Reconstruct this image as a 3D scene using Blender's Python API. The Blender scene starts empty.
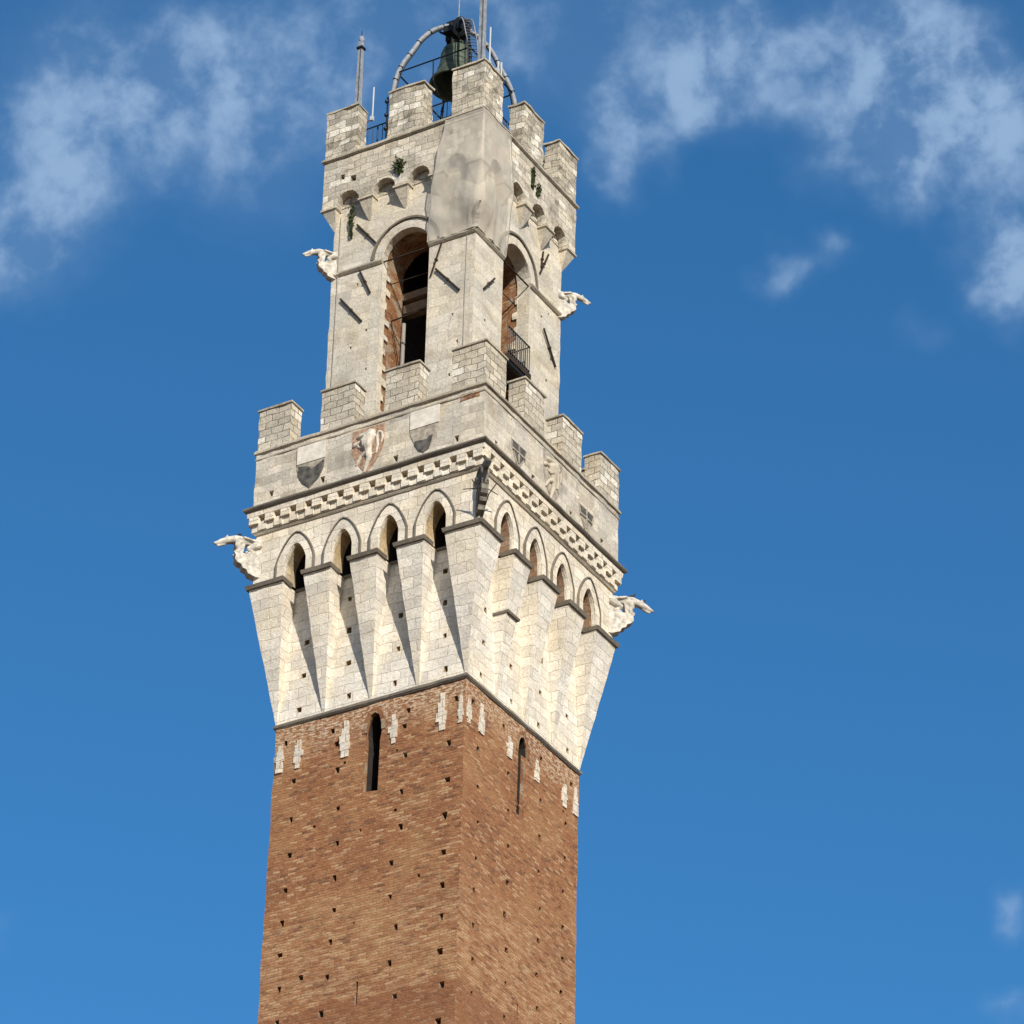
import bpy, bmesh, math, random
from mathutils import Vector, Matrix, noise
from mathutils.geometry import delaunay_2d_cdt
random.seed(7)
SC = bpy.context.scene
COL = SC.collection
R_ = math.radians

# ------------------------------------------------------------------ camera
cam_d = bpy.data.cameras.new("camera"); cam = bpy.data.objects.new("camera", cam_d); COL.objects.link(cam)
YAW, PITCH, ROLL = 0.5462, 0.5690, 0.0285
f = Vector((-math.sin(YAW)*math.cos(PITCH), math.cos(YAW)*math.cos(PITCH), math.sin(PITCH)))
r0 = f.cross(Vector((0, 0, 1))).normalized(); u0 = r0.cross(f)
r1 = math.cos(ROLL)*r0 + math.sin(ROLL)*u0; u1 = -math.sin(ROLL)*r0 + math.cos(ROLL)*u0
M = Matrix((r1, u1, -f)).transposed().to_4x4(); M.translation = Vector((61.95, -97.166, 1.5974))
cam.matrix_world = M
cam_d.sensor_width = 36; cam_d.lens = 4089.2/1024*36
cam_d.clip_start = .5; cam_d.clip_end = 20000
SC.camera = cam

# ------------------------------------------------------------------ light
SUN_AZ, SUN_EL = 50, 30          # azimuth from -Y towards +X
S = Vector((math.sin(R_(SUN_AZ))*math.cos(R_(SUN_EL)), -math.cos(R_(SUN_AZ))*math.cos(R_(SUN_EL)), math.sin(R_(SUN_EL))))
sd = bpy.data.lights.new("sun", 'SUN'); sun = bpy.data.objects.new("sun", sd); COL.objects.link(sun)
sd.energy = 4.8; sd.angle = R_(.53); sd.color = (1, .92, .80)
sun.rotation_euler = S.to_track_quat('Z', 'Y').to_euler()

W = bpy.data.worlds.new("World"); SC.world = W; W.use_nodes = True
nt = W.node_tree; nt.nodes.clear()
def N(t, typ, **kw):
    n = t.nodes.new(typ)
    for k, v in kw.items():
        if k.startswith('i_'): n.inputs[k[2:].replace('_', ' ')].default_value = v
        else: setattr(n, k, v)
    return n
out = N(nt, 'ShaderNodeOutputWorld'); bg = N(nt, 'ShaderNodeBackground'); bg.inputs[1].default_value = .1
sky = N(nt, 'ShaderNodeTexSky'); sky.sky_type = 'NISHITA'; sky.sun_disc = False
sky.sun_elevation = R_(SUN_EL); sky.sun_rotation = R_(180-SUN_AZ)
sky.air_density = 1.0; sky.dust_density = .3; sky.ozone_density = 2.6; sky.altitude = 350
tint = N(nt, 'ShaderNodeVectorMath', operation='MULTIPLY'); tint.inputs[1].default_value = (.38, .98, 1.30)
nt.links.new(sky.outputs[0], tint.inputs[0])
tc = N(nt, 'ShaderNodeTexCoord')
# deep blue only high up and away from the sun; whiter towards the horizon and round the sun
sz = N(nt, 'ShaderNodeSeparateXYZ'); nt.links.new(tc.outputs['Generated'], sz.inputs[0])
f1_ = N(nt, 'ShaderNodeMapRange', interpolation_type='SMOOTHSTEP'); nt.links.new(sz.outputs[2], f1_.inputs['Value'])
f1_.inputs['From Min'].default_value = .05; f1_.inputs['From Max'].default_value = .38
sdot = N(nt, 'ShaderNodeVectorMath', operation='DOT_PRODUCT'); sdot.inputs[1].default_value = S; nt.links.new(tc.outputs['Generated'], sdot.inputs[0])
f2_ = N(nt, 'ShaderNodeMapRange', interpolation_type='SMOOTHSTEP'); nt.links.new(sdot.outputs['Value'], f2_.inputs['Value'])
f2_.inputs['From Min'].default_value = .55; f2_.inputs['From Max'].default_value = -.1
f3_ = N(nt, 'ShaderNodeMath', operation='MULTIPLY'); nt.links.new(f1_.outputs[0], f3_.inputs[0]); nt.links.new(f2_.outputs[0], f3_.inputs[1])
deep = N(nt, 'ShaderNodeMix', data_type='RGBA'); nt.links.new(f3_.outputs[0], deep.inputs['Factor']); nt.links.new(sky.outputs[0], deep.inputs['A']); nt.links.new(tint.outputs[0], deep.inputs['B'])
# clouds as patches in the sky: azimuth, elevation, angular radius, strength
CLOUDS = [(-38.96, 38.08, 1.47, 0.8), (-39.31, 36.72, 1.2, 0.8), (-39.86, 35.7, 0.8, 0.7), (-37.22, 38.35, 1.2, 0.7), (-35.9, 37.47, 1.2, 0.5), (-35.85, 38.86, 1.47, 0.5), (-34.42, 38.8, 1.2, 0.45), (-32.84, 39.42, 1.47, 0.45), (-30.68, 39.34, 1.47, 0.5), (-29.4, 38.25, 0.8, 0.65), (-29.22, 37.69, 0.6, 0.55), (-29.71, 37.24, 0.47, 0.5), (-27.09, 38.93, 1.0, 0.95), (-28.34, 38.59, 0.6, 0.75), (-25.12, 39.16, 1.07, 0.8), (-23.89, 38.84, 1.13, 1), (-25.52, 37.93, 0.87, 0.9), (-23.51, 37.86, 1.13, 1), (-24.67, 37.35, 0.6, 0.95), (-22.63, 37.96, 0.8, 0.9), (-22.99, 36.38, 0.67, 0.95), (-22.86, 35.68, 0.6, 0.9), (-26.18, 36.19, 0.37, 0.65), (-26.79, 36.01, 0.4, 0.5), (-24.34, 35.11, 0.4, 0.35), (-23.43, 27.09, 0.37, 0.6), (-23.43, 25.62, 0.35, 0.5), (-39.19, 26.34, 0.33, 0.4), (-28.16, 39.35, 1.07, 0.5)]
CLOUDS += [(az, el, 2.6, .7) for az, el in ((-46, 41), (-18, 38), (-28, 44), (-38, 45), (10, 40), (70, 35), (-90, 30), (-140, 42), (150, 30))]
acc = None
wn = N(nt, 'ShaderNodeTexNoise'); wn.inputs['Scale'].default_value = 60; wn.inputs['Detail'].default_value = 3
wsub = N(nt, 'ShaderNodeVectorMath', operation='SUBTRACT'); wsub.inputs[1].default_value = (.5, .5, .5)
wmul = N(nt, 'ShaderNodeVectorMath', operation='SCALE'); wmul.inputs['Scale'].default_value = .022
wadd = N(nt, 'ShaderNodeVectorMath', operation='ADD')
nt.links.new(tc.outputs['Generated'], wn.inputs['Vector']); nt.links.new(wn.outputs['Color'], wsub.inputs[0])
nt.links.new(wsub.outputs[0], wmul.inputs[0]); nt.links.new(wmul.outputs[0], wadd.inputs[0]); nt.links.new(tc.outputs['Generated'], wadd.inputs[1])
for az, el, rad, st in CLOUDS:
    d = (math.sin(R_(az))*math.cos(R_(el)), math.cos(R_(az))*math.cos(R_(el)), math.sin(R_(el)))
    dn = N(nt, 'ShaderNodeVectorMath', operation='DISTANCE'); dn.inputs[1].default_value = d
    nt.links.new(wadd.outputs[0], dn.inputs[0])
    mr = N(nt, 'ShaderNodeMapRange', interpolation_type='SMOOTHSTEP')
    mr.inputs['From Min'].default_value = R_(rad)*1.5; mr.inputs['From Max'].default_value = 0
    mr.inputs['To Min'].default_value = 1; mr.inputs['To Max'].default_value = 1-st*.8
    nt.links.new(dn.outputs['Value'], mr.inputs['Value'])
    if acc is None: acc = mr.outputs[0]
    else:
        mx = N(nt, 'ShaderNodeMath', operation='MULTIPLY')
        nt.links.new(acc, mx.inputs[0]); nt.links.new(mr.outputs[0], mx.inputs[1]); acc = mx.outputs[0]
mask = N(nt, 'ShaderNodeMath', operation='SUBTRACT'); mask.inputs[0].default_value = 1; nt.links.new(acc, mask.inputs[1])
cn = N(nt, 'ShaderNodeTexNoise'); cn.inputs['Scale'].default_value = 66; cn.inputs['Detail'].default_value = 10; cn.inputs['Roughness'].default_value = .56
cn.inputs['Distortion'].default_value = 0
wm2 = N(nt, 'ShaderNodeVectorMath', operation='SCALE'); wm2.inputs['Scale'].default_value = .006; nt.links.new(wsub.outputs[0], wm2.inputs[0])
wa2 = N(nt, 'ShaderNodeVectorMath', operation='ADD'); nt.links.new(wm2.outputs[0], wa2.inputs[0]); nt.links.new(tc.outputs['Generated'], wa2.inputs[1])
nt.links.new(wa2.outputs[0], cn.inputs['Vector'])
ca = N(nt, 'ShaderNodeMath', operation='MULTIPLY_ADD'); ca.inputs[1].default_value = 5.2; ca.inputs[2].default_value = -1.75
nt.links.new(cn.outputs[0], ca.inputs[0])
cb = N(nt, 'ShaderNodeMath', operation='MULTIPLY'); nt.links.new(ca.outputs[0], cb.inputs[0]); nt.links.new(mask.outputs[0], cb.inputs[1])
cc = N(nt, 'ShaderNodeMapRange', interpolation_type='SMOOTHSTEP')
for k, v in (('From Min', .12), ('From Max', 1.2), ('To Min', 0), ('To Max', .62)): cc.inputs[k].default_value = v
nt.links.new(cb.outputs[0], cc.inputs['Value'])
hz = N(nt, 'ShaderNodeMath', operation='MULTIPLY_ADD'); hz.inputs[1].default_value = .26; nt.links.new(mask.outputs[0], hz.inputs[0]); nt.links.new(cc.outputs[0], hz.inputs[2]); cc = hz
mixc = N(nt, 'ShaderNodeMix', data_type='RGBA'); mixc.inputs['B'].default_value = (3.1, 4.5, 6.5, 1)
nt.links.new(cc.outputs[0], mixc.inputs['Factor']); nt.links.new(deep.outputs['Result'], mixc.inputs['A'])
nt.links.new(mixc.outputs['Result'], bg.inputs[0]); nt.links.new(bg.outputs[0], out.inputs[0])

SC.view_settings.view_transform = 'Standard'; SC.view_settings.look = 'None'
SC.view_settings.exposure = 0.15; SC.view_settings.gamma = 1
SC.cycles.max_bounces = 8; SC.cycles.transparent_max_bounces = 12

# ------------------------------------------------------------------ materials
def base_mat(name):
    m = bpy.data.materials.new(name); m.use_nodes = True; t = m.node_tree; t.nodes.clear()
    o = N(t, 'ShaderNodeOutputMaterial'); b = N(t, 'ShaderNodeBsdfPrincipled'); b.inputs['Specular IOR Level'].default_value = .25
    t.links.new(b.outputs[0], o.inputs[0]); return m, t, b, o
def simple(name, col, rough=.6, metal=0, var=.25, scale=6, bump=.15):
    m, t, b, o = base_mat(name)
    g = N(t, 'ShaderNodeNewGeometry')
    n = N(t, 'ShaderNodeTexNoise'); n.inputs['Scale'].default_value = scale; n.inputs['Detail'].default_value = 6
    t.links.new(g.outputs['Position'], n.inputs['Vector'])
    mr = N(t, 'ShaderNodeMapRange'); mr.inputs['From Min'].default_value = .3; mr.inputs['From Max'].default_value = .7
    mr.inputs['To Min'].default_value = 1-var; mr.inputs['To Max'].default_value = 1+var
    t.links.new(n.outputs[0], mr.inputs[0])
    c = N(t, 'ShaderNodeVectorMath', operation='SCALE'); c.inputs[0].default_value = col[:3]
    t.links.new(mr.outputs[0], c.inputs['Scale']); t.links.new(c.outputs[0], b.inputs['Base Color'])
    b.inputs['Roughness'].default_value = rough; b.inputs['Metallic'].default_value = metal
    if bump:
        bp = N(t, 'ShaderNodeBump'); bp.inputs['Strength'].default_value = bump; bp.inputs['Distance'].default_value = .03
        t.links.new(n.outputs[0], bp.inputs['Height']); t.links.new(bp.outputs[0], b.inputs['Normal'])
    return m
def mixrgb(t, fac, a, bcol, blend='MIX'):
    n = N(t, 'ShaderNodeMix', data_type='RGBA'); n.blend_type = blend
    for s, v in (('Factor', fac), ('A', a), ('B', bcol)):
        if hasattr(v, 'links') or isinstance(v, bpy.types.NodeSocket): t.links.new(v, n.inputs[s])
        else: n.inputs[s].default_value = v if s == 'Factor' or len(v) == 4 else (*v, 1)
    return n.outputs['Result']
def ramp(t, src, a, b_, lo=0, hi=1, smooth=True):
    n = N(t, 'ShaderNodeMapRange', interpolation_type='SMOOTHSTEP' if smooth else 'LINEAR')
    for k, v in (('From Min', a), ('From Max', b_), ('To Min', lo), ('To Max', hi)): n.inputs[k].default_value = v
    t.links.new(src, n.inputs['Value']); return n.outputs[0]
def tnoise(t, vec, scale, detail=5, rough=.55, dist=0):
    n = N(t, 'ShaderNodeTexNoise'); n.inputs['Scale'].default_value = scale; n.inputs['Detail'].default_value = detail
    n.inputs['Roughness'].default_value = rough; n.inputs['Distortion'].default_value = dist
    t.links.new(vec, n.inputs['Vector']); return n.outputs[0], n.outputs[1]
def uvvec(t):
    """metre UVs, shifted per object, slightly wobbled so that joints are not ruled lines"""
    uv = N(t, 'ShaderNodeTexCoord'); oi = N(t, 'ShaderNodeObjectInfo')
    sc = N(t, 'ShaderNodeMath', operation='MULTIPLY'); sc.inputs[1].default_value = 7.3; t.links.new(oi.outputs['Random'], sc.inputs[0])
    cx = N(t, 'ShaderNodeCombineXYZ'); t.links.new(sc.outputs[0], cx.inputs[0])
    ad = N(t, 'ShaderNodeVectorMath', operation='ADD'); t.links.new(uv.outputs['UV'], ad.inputs[0]); t.links.new(cx.outputs[0], ad.inputs[1])
    f1, c1 = tnoise(t, ad.outputs[0], 1.9, 3)
    s = N(t, 'ShaderNodeVectorMath', operation='SUBTRACT'); s.inputs[1].default_value = (.5, .5, .5); t.links.new(c1, s.inputs[0])
    s2 = N(t, 'ShaderNodeVectorMath', operation='SCALE'); s2.inputs['Scale'].default_value = .17; t.links.new(s.outputs[0], s2.inputs[0])
    a2 = N(t, 'ShaderNodeVectorMath', operation='ADD'); t.links.new(ad.outputs[0], a2.inputs[0]); t.links.new(s2.outputs[0], a2.inputs[1])
    return a2.outputs[0], uv.outputs['UV']
def stone(name, col, warm, grey, bw, bh, mortar=.012, mcol=(.16, .13, .1), mstr=.7, blockvar=.2, stain=.3, staincol=(.1, .085, .065), bump=.5, squash=1.0, lightblocks=0, stscale=1.1, rough_noise=.3):
    m, t, b, o = base_mat(name)
    v, raw = uvvec(t)
    br = N(t, 'ShaderNodeTexBrick'); br.offset = .5; br.squash = squash; br.squash_frequency = 3; br.offset_frequency = 2
    br.inputs['Scale'].default_value = 1; br.inputs['Brick Width'].default_value = bw; br.inputs['Row Height'].default_value = bh
    br.inputs['Mortar Size'].default_value = mortar; br.inputs['Mortar Smooth'].default_value = .6; br.inputs['Bias'].default_value = 0
    br.inputs['Color1'].default_value = (0, 0, 0, 1); br.inputs['Color2'].default_value = (1, 1, 1, 1); br.inputs['Mortar'].default_value = (.5, .5, .5, 1)
    t.links.new(v, br.inputs['Vector'])
    rnd = N(t, 'ShaderNodeSeparateColor'); t.links.new(br.outputs['Color'], rnd.inputs[0]); rnd = rnd.outputs[0]
    big, _ = tnoise(t, v, .55, 4); mid, _ = tnoise(t, v, stscale, 6, .62, .3); fine, _ = tnoise(t, v, 11, 6, .7); vfine, _ = tnoise(t, v, 34, 3, .7)
    c = mixrgb(t, ramp(t, big, .35, .68), col, warm)
    g2, _ = tnoise(t, v, .9, 5); c = mixrgb(t, ramp(t, g2, .45, .75, 0, .85), c, grey)
    # block to block difference
    bv = ramp(t, rnd, 0, 1, 1-blockvar, 1+blockvar, False)
    sc = N(t, 'ShaderNodeVectorMath', operation='SCALE'); t.links.new(c, sc.inputs[0]); t.links.new(bv, sc.inputs['Scale']); c = sc.outputs[0]
    if lightblocks: c = mixrgb(t, ramp(t, rnd, 1-lightblocks, 1-lightblocks+.02), c, (.74, .7, .6))
    fv = ramp(t, fine, .25, .75, 1-rough_noise, 1+rough_noise, False)
    s2 = N(t, 'ShaderNodeVectorMath', operation='SCALE'); t.links.new(c, s2.inputs[0]); t.links.new(fv, s2.inputs['Scale']); c = s2.outputs[0]
    # pits
    c = mixrgb(t, ramp(t, vfine, .6, .74, 0, .6), c, staincol)
    # stains: blotches and vertical runs
    mp = N(t, 'ShaderNodeMapping'); mp.inputs['Scale'].default_value = (2.2, .35, 1); t.links.new(v, mp.inputs['Vector'])
    run, _ = tnoise(t, mp.outputs[0], 1.3, 5, .6)
    c = mixrgb(t, ramp(t, run, .52, .8, 0, stain*.8), c, staincol)
    c = mixrgb(t, ramp(t, mid, .5, .72, 0, stain), c, staincol)
    # joints fade in and out
    jm, _ = tnoise(t, v, 1.7, 3)
    jf = N(t, 'ShaderNodeMath', operation='MULTIPLY'); t.links.new(br.outputs['Fac'], jf.inputs[0]); t.links.new(ramp(t, jm, .3, .6, mstr*.25, mstr), jf.inputs[1])
    c = mixrgb(t, jf.outputs[0], c, mcol)
    t.links.new(c, b.inputs['Base Color']); b.inputs['Roughness'].default_value = .88
    h = N(t, 'ShaderNodeMath', operation='MULTIPLY_ADD'); h.inputs[1].default_value = -1.0; t.links.new(br.outputs['Fac'], h.inputs[0]); t.links.new(fine, h.inputs[2])
    h2 = N(t, 'ShaderNodeMath', operation='MULTIPLY_ADD'); h2.inputs[1].default_value = .6; t.links.new(rnd, h2.inputs[0]); t.links.new(h.outputs[0], h2.inputs[2])
    bp = N(t, 'ShaderNodeBump'); bp.inputs['Strength'].default_value = bump; bp.inputs['Distance'].default_value = .04
    t.links.new(h2.outputs[0], bp.inputs['Height']); t.links.new(bp.outputs[0], b.inputs['Normal'])
    return m
def brick(name, tone=1.0, bands=True):
    m, t, b, o = base_mat(name)
    uv = N(t, 'ShaderNodeTexCoord').outputs['UV']
    br = N(t, 'ShaderNodeTexBrick'); br.inputs['Scale'].default_value = 1; br.inputs['Brick Width'].default_value = .29; br.inputs['Row Height'].default_value = .092
    br.inputs['Mortar Size'].default_value = .011; br.inputs['Mortar Smooth'].default_value = .4
    br.inputs['Color1'].default_value = (0, 0, 0, 1); br.inputs['Color2'].default_value = (1, 1, 1, 1); br.inputs['Mortar'].default_value = (.5, .5, .5, 1)
    f1, c1 = tnoise(t, uv, 1.3, 2)
    s = N(t, 'ShaderNodeVectorMath', operation='SUBTRACT'); s.inputs[1].default_value = (.5, .5, .5); t.links.new(c1, s.inputs[0])
    s2 = N(t, 'ShaderNodeVectorMath', operation='SCALE'); s2.inputs['Scale'].default_value = .07; t.links.new(s.outputs[0], s2.inputs[0])
    a2 = N(t, 'ShaderNodeVectorMath', operation='ADD'); t.links.new(uv, a2.inputs[0]); t.links.new(s2.outputs[0], a2.inputs[1]); v = a2.outputs[0]
    t.links.new(v, br.inputs['Vector'])
    rnd = N(t, 'ShaderNodeSeparateColor'); t.links.new(br.outputs['Color'], rnd.inputs[0]); rnd = rnd.outputs[0]
    mp = N(t, 'ShaderNodeMapping'); mp.inputs['Scale'].default_value = (1.3, 4.6, 1); t.links.new(v, mp.inputs['Vector'])
    strk, _ = tnoise(t, mp.outputs[0], 1.25, 7, .66)
    mp2 = N(t, 'ShaderNodeMapping'); mp2.inputs['Scale'].default_value = (3.4, 6.4, 1); t.links.new(v, mp2.inputs['Vector'])
    chip, _ = tnoise(t, mp2.outputs[0], 1.7, 5, .7)
    big, _ = tnoise(t, v, .42, 5, .6); mid, _ = tnoise(t, v, 1.5, 5, .6)
    A, B, C, D = (.28*tone, .105*tone, .045*tone), (.39*tone, .18*tone, .078*tone), (.56*tone, .35*tone, .185*tone), (.11*tone, .06*tone, .036*tone)
    c = mixrgb(t, rnd, A, B)
    c = mixrgb(t, ramp(t, rnd, .78, .97, 0, .55), c, (.6*tone, .42*tone, .25*tone)); c = mixrgb(t, ramp(t, rnd, .2, .05, 0, .7), c, (.15*tone, .07*tone, .04*tone))
    c = mixrgb(t, ramp(t, strk, .54, .7, 0, .6), c, C)
    c = mixrgb(t, ramp(t, chip, .55, .66, 0, .5), c, (.62*tone, .47*tone, .29*tone))
    c = mixrgb(t, ramp(t, chip, .45, .33, 0, .7), c, D)
    c = mixrgb(t, ramp(t, big, .45, .68, 0, .55), c, (.45*tone, .25*tone, .115*tone))
    c = mixrgb(t, ramp(t, big, .45, .3, 0, .4), c, (.2*tone, .09*tone, .045*tone))
    if bands:
        sx = N(t, 'ShaderNodeSeparateXYZ'); t.links.new(v, sx.inputs[0]); z = sx.outputs[1]
        m2, _ = tnoise(t, v, .8, 3)
        zz = N(t, 'ShaderNodeMath', operation='MULTIPLY_ADD'); zz.inputs[1].default_value = .9; t.links.new(m2, zz.inputs[0]); t.links.new(z, zz.inputs[2]); zz = zz.outputs[0]
        # the repaired paler zone and the older red zone under it
        band = N(t, 'ShaderNodeMath', operation='MULTIPLY'); t.links.new(ramp(t, zz, 56.1, 56.25), band.inputs[0]); t.links.new(ramp(t, zz, 60.6, 58.6), band.inputs[1])
        bm = N(t, 'ShaderNodeMath', operation='MULTIPLY'); t.links.new(band.outputs[0], bm.inputs[0]); t.links.new(ramp(t, strk, .42, .62, 0, .65), bm.inputs[1])
        c = mixrgb(t, bm.outputs[0], c, (.54*tone, .34*tone, .185*tone))
        c = mixrgb(t, ramp(t, zz, 56.25, 56.1, 0, .5), c, (.26*tone, .105*tone, .05*tone))
        tp = N(t, 'ShaderNodeMath', operation='MULTIPLY'); t.links.new(ramp(t, zz, 64.9, 66.2), tp.inputs[0]); t.links.new(ramp(t, chip, .47, .56, 0, .8), tp.inputs[1])
        c = mixrgb(t, tp.outputs[0], c, (.68*tone, .55*tone, .4*tone))
    if not bands: c = mixrgb(t, ramp(t, mid, .5, .6, 0, .75), c, (.5*tone, .43*tone, .32*tone))
    c = mixrgb(t, ramp(t, mid, .6, .78, 0, .4), c, (.17*tone, .1*tone, .06*tone))
    jf = N(t, 'ShaderNodeMath', operation='MULTIPLY'); t.links.new(br.outputs['Fac'], jf.inputs[0]); jf.inputs[1].default_value = .5
    c = mixrgb(t, jf.outputs[0], c, (.3*tone, .2*tone, .13*tone))
    t.links.new(c, b.inputs['Base Color']); b.inputs['Roughness'].default_value = .92
    h = N(t, 'ShaderNodeMath', operation='MULTIPLY_ADD'); h.inputs[1].default_value = -.5; t.links.new(br.outputs['Fac'], h.inputs[0]); t.links.new(chip, h.inputs[2])
    bp = N(t, 'ShaderNodeBump'); bp.inputs['Strength'].default_value = .75; bp.inputs['Distance'].default_value = .06
    t.links.new(h.outputs[0], bp.inputs['Height']); t.links.new(bp.outputs[0], b.inputs['Normal'])
    return m

MT = {}
MT['brick'] = brick('weathered_brick', .93)
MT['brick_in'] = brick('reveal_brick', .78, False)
MT['inner_shade'] = simple('interior_shade', (.035, .028, .024), .95)  # near-black colour stands in for the shade inside holes and rooms
MT['corbel'] = stone('white_travertine', (.75, .71, .63), (.76, .68, .54), (.62, .585, .525), .7, .36, .012, (.28, .22, .16), .65, .12, .35, (.42, .36, .27), .55)
MT['frieze'] = stone('frieze_travertine', (.74, .69, .59), (.74, .65, .5), (.56, .51, .43), .66, .4, .012, (.24, .19, .13), .8, .14, .4, (.3, .25, .18), .5)
MT['parapet'] = stone('grey_travertine', (.55, .51, .435), (.60, .53, .41), (.42, .395, .35), .6, .3, .010, (.24, .2, .15), .55, .2, .6, (.26, .22, .17), .45)
MT['merlon'] = stone('ashlar_merlon', (.54, .495, .405), (.58, .51, .39), (.43, .40, .34), .48, .27, .016, (.12, .1, .075), .95, .22, .35, (.2, .165, .12), .8, lightblocks=.1)
MT['chamber'] = stone('smooth_travertine', (.59, .55, .47), (.63, .56, .43), (.46, .435, .385), .8, .38, .010, (.26, .22, .17), .45, .12, .65, (.32, .28, .215), .45)
MT['rubble'] = stone('rough_travertine', (.52, .475, .385), (.54, .485, .375), (.38, .355, .305), .47, .27, .014, (.13, .11, .08), .8, .3, .8, (.15, .125, .092), 1.0, lightblocks=.12, stscale=1.7)
MT['crown'] = stone('crown_travertine', (.57, .525, .435), (.59, .525, .41), (.43, .405, .355), .5, .28, .012, (.2, .165, .12), .6, .24, .85, (.2, .17, .125), .8, lightblocks=.08, stscale=1.5)
MT['slab'] = stone('lichen_slab', (.17, .15, .125), (.22, .19, .145), (.12, .11, .095), .9, 2, .01, (.08, .07, .06), .6, .15, .4, (.07, .06, .05), .5)
MT['capstone'] = stone('grey_capstone', (.42, .38, .31), (.46, .4, .3), (.26, .24, .2), .9, 2, .01, (.1, .09, .07), .6, .2, .7, (.12, .1, .08), .5)
MT['trim'] = stone('pale_moulding', (.50, .45, .36), (.54, .47, .35), (.34, .31, .26), .9, 2, .01, (.1, .09, .07), .6, .15, .5, (.16, .135, .1), .5)
MT['sculpt'] = simple('carved_marble', (.50, .47, .41), .9, 0, .38, 7, .35)
MT['white_stone'] = stone('white_marble_block', (.64, .59, .5), (.66, .59, .47), (.56, .52, .45), .38, .3, .02, (.36, .27, .19), .9, .1, .15, (.4, .34, .26), .4)
MT['iron'] = simple('rusty_iron', (.045, .032, .024), .8, .2)
MT['darkiron'] = simple('painted_iron', (.025, .027, .03), .5, .5)
MT['steel'] = simple('galvanised_steel', (.26, .28, .31), .6, 0, .3)
MT['bronze'] = simple('green_bronze', (.085, .105, .075), .6, .35, .35, 4, .3)
MT['white'] = simple('white_paint', (.5, .52, .54), .4, 0, .05, 3, 0)
MT['wood'] = simple('old_oak_beam', (.2, .15, .105), .8)
MT['leaf'] = simple('wall_plant_leaf', (.045, .06, .022), .7, 0, .4, 20, 0)
MT['bird'] = simple('pigeon_feathers', (.035, .036, .045), .7, 0, .3, 30, 0)
MT['shield_black'] = simple('worn_black_stone', (.10, .095, .085), .8, 0, .55, 5, .3)
MT['shield_white'] = simple('worn_white_stone', (.68, .64, .56), .8, 0, .16, 5, .2)
MT['shield_worn'] = simple('worn_pale_relief', (.56, .51, .43), .9, 0, .3, 6, .4)
MT['shield_grey'] = simple('worn_grey_stone', (.36, .32, .26), .8, 0, .4, 6, .3)
MT['redground'] = simple('faded_red_plaster', (.36, .235, .16), .9, 0, .55, 7, .3)
MT['pipe'] = simple('cable', (.3, .28, .25), .7, 0, .1, 5, 0)
MT['paving'] = brick('piazza_brick', .36, False)
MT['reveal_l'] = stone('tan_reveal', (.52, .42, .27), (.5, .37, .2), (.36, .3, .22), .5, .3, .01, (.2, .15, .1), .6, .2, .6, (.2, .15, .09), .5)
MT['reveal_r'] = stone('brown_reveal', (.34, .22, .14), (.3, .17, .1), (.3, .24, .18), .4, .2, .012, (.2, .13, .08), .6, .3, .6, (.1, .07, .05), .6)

m, t, b, o = base_mat('protective_netting'); MT['net'] = m
v, raw = uvvec(t); big, _ = tnoise(t, v, .9, 4)
t.links.new(mixrgb(t, ramp(t, big, .35, .65), (.60, .57, .50), (.68, .62, .52)), b.inputs['Base Color'])
b.inputs['Roughness'].default_value = .9
tr = N(t, 'ShaderNodeBsdfTransparent'); mx = N(t, 'ShaderNodeMixShader')
t.links.new(ramp(t, big, .3, .7, .44, .56), mx.inputs[0]); t.links.new(tr.outputs[0], mx.inputs[1]); t.links.new(b.outputs[0], mx.inputs[2]); t.links.new(mx.outputs[0], o.inputs[0])

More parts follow.
